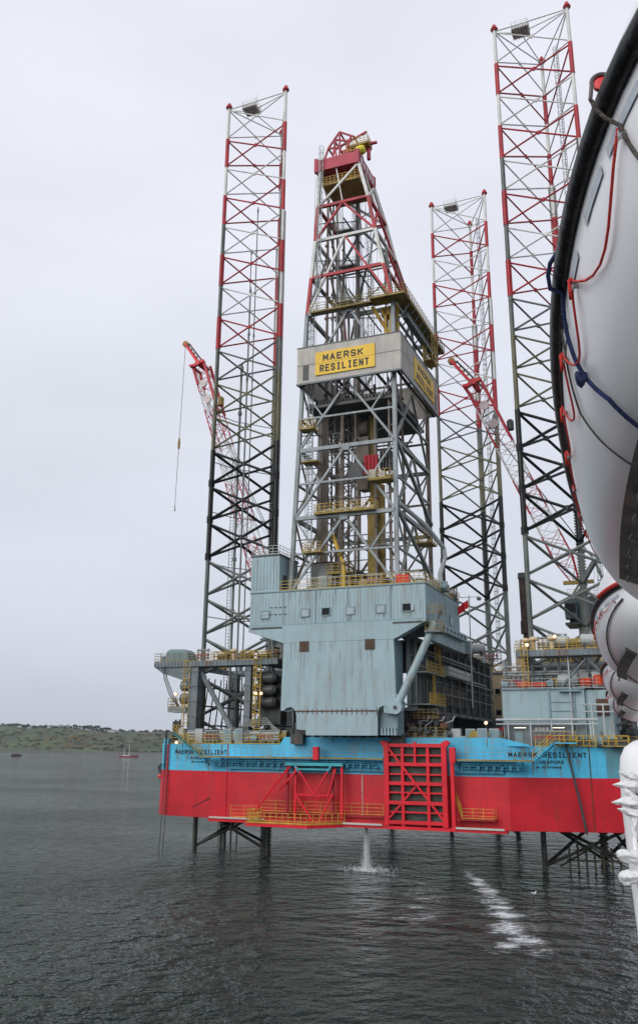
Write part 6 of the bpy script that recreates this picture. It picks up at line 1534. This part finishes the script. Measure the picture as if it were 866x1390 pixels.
ribbon('splash_foam', 'foam', [(-3.6, -12.4), (-2.5, -12.3), (-1.2, -12.2), (0.2, -12.1), (1.6, -12.3)], [.7, 1.6, 2.0, 1.6, .6], 'white foam ring where the outfall hits the water', z=.034)
rj = random.Random(3)
def jet(name, x, y, z0, r0, r1, n, m, label, lean=0.0):
    mb = MB()
    for i in range(n):
        f = rj.random()**.8; rr = (r0+(r1-r0)*f**1.5)*rj.gauss(0, .5)*(1 if rj.random() < .8 else 1.7); a = rj.uniform(0, 2*PI); z = z0*(1-f)
        c = Vector((x+rr*math.cos(a)+lean*f, y+rr*math.sin(a), z)); l = rj.uniform(.08, .5)*(1-.5*f); w = rj.uniform(.012, .045)
        v = Vector((rr*.2, 0, -l)); s = Vector((math.cos(a), math.sin(a), 0))*w; s2 = Vector((-s.y, s.x, 0))
        mb.add([c-v*.5, c+s, c+v*.5, c-s], [(0, 1, 2, 3)]); mb.add([c-v*.5, c+s2, c+v*.5, c-s2], [(0, 1, 2, 3)])
    for i in range(n//6):
        a = rj.uniform(0, 2*PI); rr = abs(rj.gauss(0, r1*2.4)); z = abs(rj.gauss(0, .22)); c = Vector((x+rr*math.cos(a)*1.4, y+rr*math.sin(a), z)); s = rj.uniform(.02, .07)
        mb.add([c+Vector((-s, 0, 0)), c+Vector((0, 0, s)), c+Vector((s, 0, 0)), c+Vector((0, 0, -s))], [(0, 1, 2, 3)])
    mb.thing(name, m, label, 'water jet', kind='stuff')
bs = MATS['spray_white'].node_tree.nodes['Principled BSDF']; bs.inputs['Alpha'].default_value = 0.42
bs = MATS['spray_grey'].node_tree.nodes['Principled BSDF']; bs.inputs['Alpha'].default_value = 0.45
jet('outfall_jet', -1.0, -12.0, 5.0, .14, .60, 5200, 'spray_white', 'white cooling water pouring from the hull and splashing into the sea')
jet('outfall_mist', -4.9, 9.5, 5.0, .6, .9, 2600, 'spray_grey', 'faint second outfall of mist behind the white water jet')
t = T('caisson_pipe', 'short dark pipe under the hull feeding the white outfall', 'pipe', (-1, -12, 4.4))
mb = MB(); mb.tube((-1.0, -12.0, 5.02), (-1.0, -12.0, 4.7), .2, 10); mb.part('pipe', 'leg_wet', t)
# ------------------------------------------------------------------ passenger ship side with its lifeboats (ship frame: x inboard, y along the ship)
CA, LH, BB, ZG, ZK = 7.2, 5.2, 1.72, H+2.4, H+1.3
def hp(t, ph, out=.16, ca=CA, sd=-1, off=0.0):
    k0 = max(0, 1-abs(t)**2.6); hb = BB*k0**.3; cx = BB-out
    g = ZG+.10*t*t; kk = ZK+.45*abs(t)**4
    c, s = math.cos(ph), math.sin(ph)
    return Vector((cx+sd*(hb*max(c, 0)**.75+off*c), ca+LH*t, g-(g-kk)*max(s, 0)**.85-off*s))
def make_boat(ca, out, lab):
    t = T('lifeboat', lab, 'lifeboat', (BB-out, ca, ZK), 'white lifeboats hanging along the ship', 'ship')
    NT, NP = 60, 15; ts = [math.sin(PI/2*(-1+2*i/NT))*.999 for i in range(NT+1)]
    phs = [(-1, PI/2*j/NP) for j in range(NP+1)]+[(1, PI/2*(1-j/NP)) for j in range(1, NP+1)]
    mb = MB(); vs = [hp(a, b, out, ca, s) for a in ts for s, b in phs]; n = len(phs)
    fs = [(i*n+j, (i+1)*n+j, (i+1)*n+j+1, i*n+j+1) for i in range(NT) for j in range(n-1)]
    mb.add(vs, fs); mb.part('hull', 'boat_white', t, smooth=True)
    # canopy
    mb = MB(); vs = []; m_ = 12
    for a in ts:
        A, B = hp(a, 0, out, ca, -1), hp(a, 0, out, ca, 1); w = (B.x-A.x)/2; cx = (A.x+B.x)/2; hh = 1.05*max(0, 1-abs(a)**4)**.5
        for j in range(m_+1): q = PI*j/m_; vs.append((cx-w*.97*math.cos(q), A.y, A.z+hh*math.sin(q)**.6))
    mb.add(vs, [(i*(m_+1)+j, i*(m_+1)+j+1, (i+1)*(m_+1)+j+1, (i+1)*(m_+1)+j) for i in range(NT) for j in range(m_)]); mb.part('canopy', 'boat_white', t, smooth=True)
    # fender all round the gunwale
    pts = [hp(a, 0, out, ca, -1, .02) for a in ts]+[hp(a, 0, out, ca, 1, .02) for a in ts[::-1]]
    mb = MB(); mb.path([p+Vector((0, 0, .0)) for p in pts], .051, 10); mb.part('fender', 'fender_black', t, smooth=True)
    if ca > 8:
        mb = MB(); mb.path([hp(-.97+.02*i, 0, out, ca, -1, .075)+Vector((0, 0, .01)) for i in range(16)], .035, 8); mb.part('fender_sleeve', 'rope_red', t, smooth=True)
    # bilge rail with hand grips
    mb = MB(); b0 = []; N_ = 26
    for i in range(N_+1):
        a = -.62+.87*i/N_; e = (.14 if ca < 8 else .09)*min(1, (1-abs(2*i/N_-1))*6+.15)
        P1, P2 = hp(a, .76, out, ca), hp(a, .80, out, ca, off=e); P3 = hp(a, .94, out, ca, off=e*.8); P4 = hp(a, .92, out, ca)
        b0.append([P1, P2, P3, P4])
    vs = [p for r in b0 for p in r]; fs = [(i*4+k, i*4+(k+1) % 4, (i+1)*4+(k+1) % 4, (i+1)*4+k) for i in range(N_) for k in range(4)]+[(3, 2, 1, 0), tuple(N_*4+k for k in range(4))]
    mb.add(vs, fs); br = mb.part('bilge_rail', 'cradle_grey', t)
    for i in range(7):
        mb = MB(); a = -.5+.1*i; p = hp(a, .87, out, ca, off=.145); q = hp(a+.028, .87, out, ca, off=.145); mb.path([p, p.lerp(q, .2)+(p-hp(a, .87, out, ca)).normalized()*.03, q+(q-hp(a, .87, out, ca)).normalized()*.03, q], .012, 5); mb.part('hand_grip', 'steel_dark', br)
    # eyelets and looped red grab line
    eyes = [-.80, -.60, -.44, -.28, -.10, .08, .26, .44, .62, .80]
    for a in eyes:
        mb = MB(); p = hp(a, .16, out, ca, off=.01); mb.lathe(tuple(p), [(.006, -.014), (.017, -.011), (.017, .011), (.006, .014)], 8, 'x'); mb.path([p+Vector((-.016, .016*math.cos(k), .016*math.sin(k)))for k in [i*PI/4 for i in range(9)]], .004, 5); mb.part('eyelet', 'chrome', t)
    mb = MB(); L_ = []
    for a, b in zip(eyes[:-1], eyes[1:]):
        for k in range(9):
            f = k/9; L_.append(hp(a+(b-a)*f, .13+((.20 if a < -.4 else .12) if ca < 8 else .05)*math.sin(PI*f), out, ca, off=.022))
    mb.path(L_, .0065, 6)
    for a in eyes[1:5]:
        p = hp(a, .12, out, ca, off=.02); mb.path([p, p+Vector((-.01, .03, -.05)), p+Vector((-.01, .01, -.11)), p+Vector((-.01, -.02, -.09)), p+Vector((-.01, -.015, -.02))], .009, 6)
    mb.part('grab_line', 'rope_red', t, smooth=True)
    for a in (-.80, -.715, -.60, -.47):
        mb = MB(); vs = []
        for i in range(5):
            for ph in (.085, .125): vs.append(hp(a-.034+.017*i, ph+.1*(.034-.017*i)*0, out, ca, off=.006))
        mb.add(vs, [(2*i, 2*i+2, 2*i+3, 2*i+1) for i in range(4)]); mb.part('reflective_strip', 'tape_grey', t)
    # hoist hooks over the canopy
    for a in (-.7, .7):
        mb = MB(); c = hp(a, 0, out, ca); x = BB-out; mb.tube((x, c.y, c.z), (x, c.y, c.z+1.7), .05, 8); mb.box(x-.12, x+.12, c.y-.12, c.y+.12, c.z+1.6, c.z+1.9); mb.part('lifting_hook', 'steel_grey', t)
    return t
lb = ['nearest and largest white lifeboat, filling the right edge with its hull and black fender', 'second nearest white lifeboat, just beneath the bow of the large one',
      'third lifeboat along the row, a small white hull below the second', 'farthest lifeboat in the row, lowest and smallest of the white hulls']
for k in range(4): make_boat(CA+11.5*k, .16 if k == 0 else (.20 if k < 3 else .16), lb[k])

def rope(name, m, r, tp, label, cat='rope', tail=None):
    L_ = []
    for (a, b), (c, d) in zip(tp[:-1], tp[1:]):
        for k in range(8): f = k/8; L_.append(hp(a+(c-a)*f, b+(d-b)*f, off=r+.006))
    L_.append(hp(*tp[-1], off=r+.006))
    if tail: L_ = tail+L_
    mb = MB(); mb.path(L_, r, 8); return mb.thing(name, m, label, cat, frame='ship', smooth=True), L_
o, L_ = rope('blue_rope', 'rope_blue', .0125, [(-.53, .03), (-.51, .12), (-.50, .30), (-.50, .391), (-.505, .48), (-.511, .567), (-.505, .65), (-.50, .731), (-.49, .9), (-.47, 1.2)], 'dark blue rope lashed diagonally round the hull of the nearest lifeboat', tail=[hp(-.575, 0, off=.03)+Vector((0, 0, .085)), hp(-.56, 0, off=.085)+Vector((0, 0, .04)), hp(-.55, 0, off=.095), hp(-.54, 0, off=.085)+Vector((0, 0, -.05))])
k_ = hp(-.50, .391, off=.04); mb = MB(); mb.path([k_+Vector((.02*math.cos(a*1.0), .03*math.sin(a), .03*math.sin(2*a+1))) for a in [i*2*PI/14 for i in range(15)]], .0135, 8)
kb = mb.thing('rope_knot', 'rope_blue', 'knot tied in the dark blue rope on the nearest lifeboat', 'knot', frame='ship', smooth=True)
rope('lashing_line', 'rope_grey', .006, [(-.46, .05), (-.451, .151), (-.42, .27), (-.392, .378), (-.385, .55), (-.382, .718), (-.38, .95)], 'thin dark line curving down the hull below the blue rope')
for k in (1, 2, 3):
    ca = CA+11.5*k; mb = MB(); out = .20 if k < 3 else .16
    mb.path([hp(-.86+.055*i, .18+.045*i, out, ca, off=.02) for i in range(26)], .014 , 6)
    mb.thing('lashing_line', 'rope_grey', 'dark line running down the hull of the %s lifeboat' % ('second', 'third', 'farthest')[k-1], 'rope', frame='ship')
# grey rope over the fender with its red block
t = T('rope_block', 'red pulley block with a grey rope hooked over the fender of the nearest lifeboat', 'pulley block', tuple(hp(-.845, 0)), None, 'ship')
c = hp(-.795, 0, off=.048)+Vector((0, 0, .065))
mb = MB(); mb.lathe((c.x, c.y, c.z), [(.012, -.012), (.030, -.010), (.030, .010), (.012, .012)], 18, 'y'); mb.part('sheave', 'red_gloss', t, smooth=False)
mb = MB(); mb.path([c+Vector((.036*math.cos(a), -.012, .036*math.sin(a))) for a in [PI*.15+i*PI*.9/8 for i in range(9)]]+[c+Vector((-.04, -.012, -.04)), c+Vector((-.045, -.01, -.07)), c+Vector((-.038, 0, -.078))], .009, 6); mb.part('shackle', 'cradle_grey', t)
mb = MB(); L_ = [c+Vector((-.038, 0, -.075)), hp(-.797, 0, off=.085)+Vector((0, 0, -.05)), hp(-.797, .07, off=.05)]+[hp(-.80-.002*i, .12+.05*i, off=.012) for i in range(16)]; mb.path(L_, .0085, 8); mb.part('rope', 'rope_grey', t, smooth=True)

# ship's side, deck, davits
t = T('ship_deck', 'white ship side and deck the photograph was taken from, just outside the right edge', 'ship', (1.5, 20, H-1.6), None, 'ship')
mb = MB(); mb.box(.42, 9, -12, 60, H-1.75, H-1.6); mb.part('deck', 'deck_pale', t)
mb = MB(); mb.box(.42, .62, -12, 60, .2-2.0, H-1.76); mb.part('side_plating', 'white_paint', t)
mb = MB(); mb.box(5.2, 5.4, -12, 60, H-1.6, H+5.5); mb.part('deckhouse_wall', 'white_paint', t)
mb = MB(); mb.rail([(.5, 5.2, H-1.6), (.5, 60, H-1.6)], 1.1, 1.5, .025); mb.part('railing', 'white_paint', t)
for k in range(4):
    ca = CA+11.5*k
    for a in (-.7, .7):
        y = ca+LH*a; d = T('davit', 'white davit arm holding up the %s lifeboat at its %s end' % (('nearest', 'second', 'third', 'farthest')[k], 'near' if a < 0 else 'far'), 'davit', (4.6, y, H-1.6), 'davits carrying the lifeboats', 'ship')
        mb = MB(); mb.path([(4.7, y, H-1.6), (4.7, y, H+2.4), (4.3, y, H+4.2), (3.0, y, H+4.9), (1.5, y, H+4.75)], [.16, .16, .15, .13, .1], 8); mb.part('arm', 'white_paint', d)
        mb = MB(); mb.tube((BB-.18, y, H+4.2), (BB-.18, y, H+4.75), .02, 6); mb.part('fall_wire', 'steel_grey', d)

# ------------------------------------------------------------------ white post with wrapped bundles at the lower right
t = T('deck_post', 'tall rounded white post at the lower right edge of the picture', 'post', (.16, 4.15, H-1.9), None, 'ship')
mb = MB(); pts = []; rr = []
prof = [(-2.1, .125), (-1.4, .135), (-.9, .142), (-.45, .15), (-.2, .15), (-.08, .148), (-.02, .14), (.02, .12), (.045, .085), (.06, .03)]
mb.path([(.155-min(0, z+.2)*.03, 4.15, H+z) for z, r in prof], [r for z, r in prof], 28); mb.part('post', 'white_paint', t, smooth=True)
mb = MB(); mb.path([(.07, 4.02, H-.02-.13), (.045, 3.99, H-.22), (.045, 3.985, H-.36), (.05, 3.99, H-.5), (.06, 3.985, H-.62)], .012, 8); mb.part('lashing_cord', 'canvas_white', t, smooth=True)
mb = MB()
for z in (-.115, -.17, -.335, -.36): mb.lathe((.06, 3.99, H+z), [(.012, -.012), (.016, 0), (.012, .012)], 8, 'x')
mb.part('cord_clip', 'steel_dark', t)
mb = MB(); mb.tube((.155, 4.15, H-2.0), (.5, 4.15, H-2.0), .06, 8); mb.part('foot_bracket', 'white_paint', t)
rb = random.Random(11)
def bundle(x, y, z, l, r, dirv, lab, tip=True):
    d = Vector(dirv).normalized(); c = Vector((x, y, z)); up = Vector((0, 0, 1)); s = d.cross(up).normalized(); u = s.cross(d)
    n = 18; prof = [(-.5, .55), (-.38, .95), (-.2, 1.0), (0, .92), (.16, .72), (.3, .48), (.42, .22), (.5, .05)] if tip else [(-.5, .5), (-.42, .85), (-.25, 1), (0, .96), (.25, 1.0), (.42, .8), (.5, .4)]
    vs = []
    for i, (f, q) in enumerate(prof):
        for k in range(n):
            a = 2*PI*k/n; w = 1+.24*math.sin(3*a+i*.9+x*50)+.16*math.sin(5*a-i*1.7)+rb.uniform(-.12, .12)
            vs.append(c+d*(f*l)+s*(r*q*w*math.cos(a))+u*(r*q*w*.8*math.sin(a)))
    m = len(prof); fs = [(i*n+k, i*n+(k+1) % n, (i+1)*n+(k+1) % n, (i+1)*n+k) for i in range(m-1) for k in range(n)]+[tuple(range(n-1, -1, -1)), tuple((m-1)*n+k for k in range(n))]
    mb = MB(); mb.add(vs, fs); return mb.thing('wrapped_bundle', 'canvas_white', lab, 'canvas bundle', group='white canvas bundles tied to the post', frame='ship', smooth=True)
for x, z, l, r, dx, dz, lab, tip in ((.050, -.088, .062, .016, -1, .35, 'small pointed white canvas bundle, topmost on the post', True), (.040, -.125, .085, .020, -1, .0, 'pointed white canvas bundle, second from the top', True),
        (.052, -.158, .07, .018, -.5, .6, 'short white canvas bundle, third from the top', True), (.036, -.19, .095, .022, -1, -.05, 'white canvas bundle with the longest point, middle of the post', True), (.046, -.228, .08, .020, -1, .25, 'blunt pointed white canvas bundle above the two large ones', True), (.062, -.262, .06, .013, -.15, -1, 'narrow white canvas bundle hanging point down', True),
        (.062, -.395, .13, .030, -1, .12, 'upper of the two large folded canvas bundles', False), (.062, -.462, .13, .033, -1, -.12, 'lower of the two large folded canvas bundles', False)):
    bundle(x-.012, 3.97, H+z, l*1.25, r*1.0, (dx, -.15, dz), lab, tip)
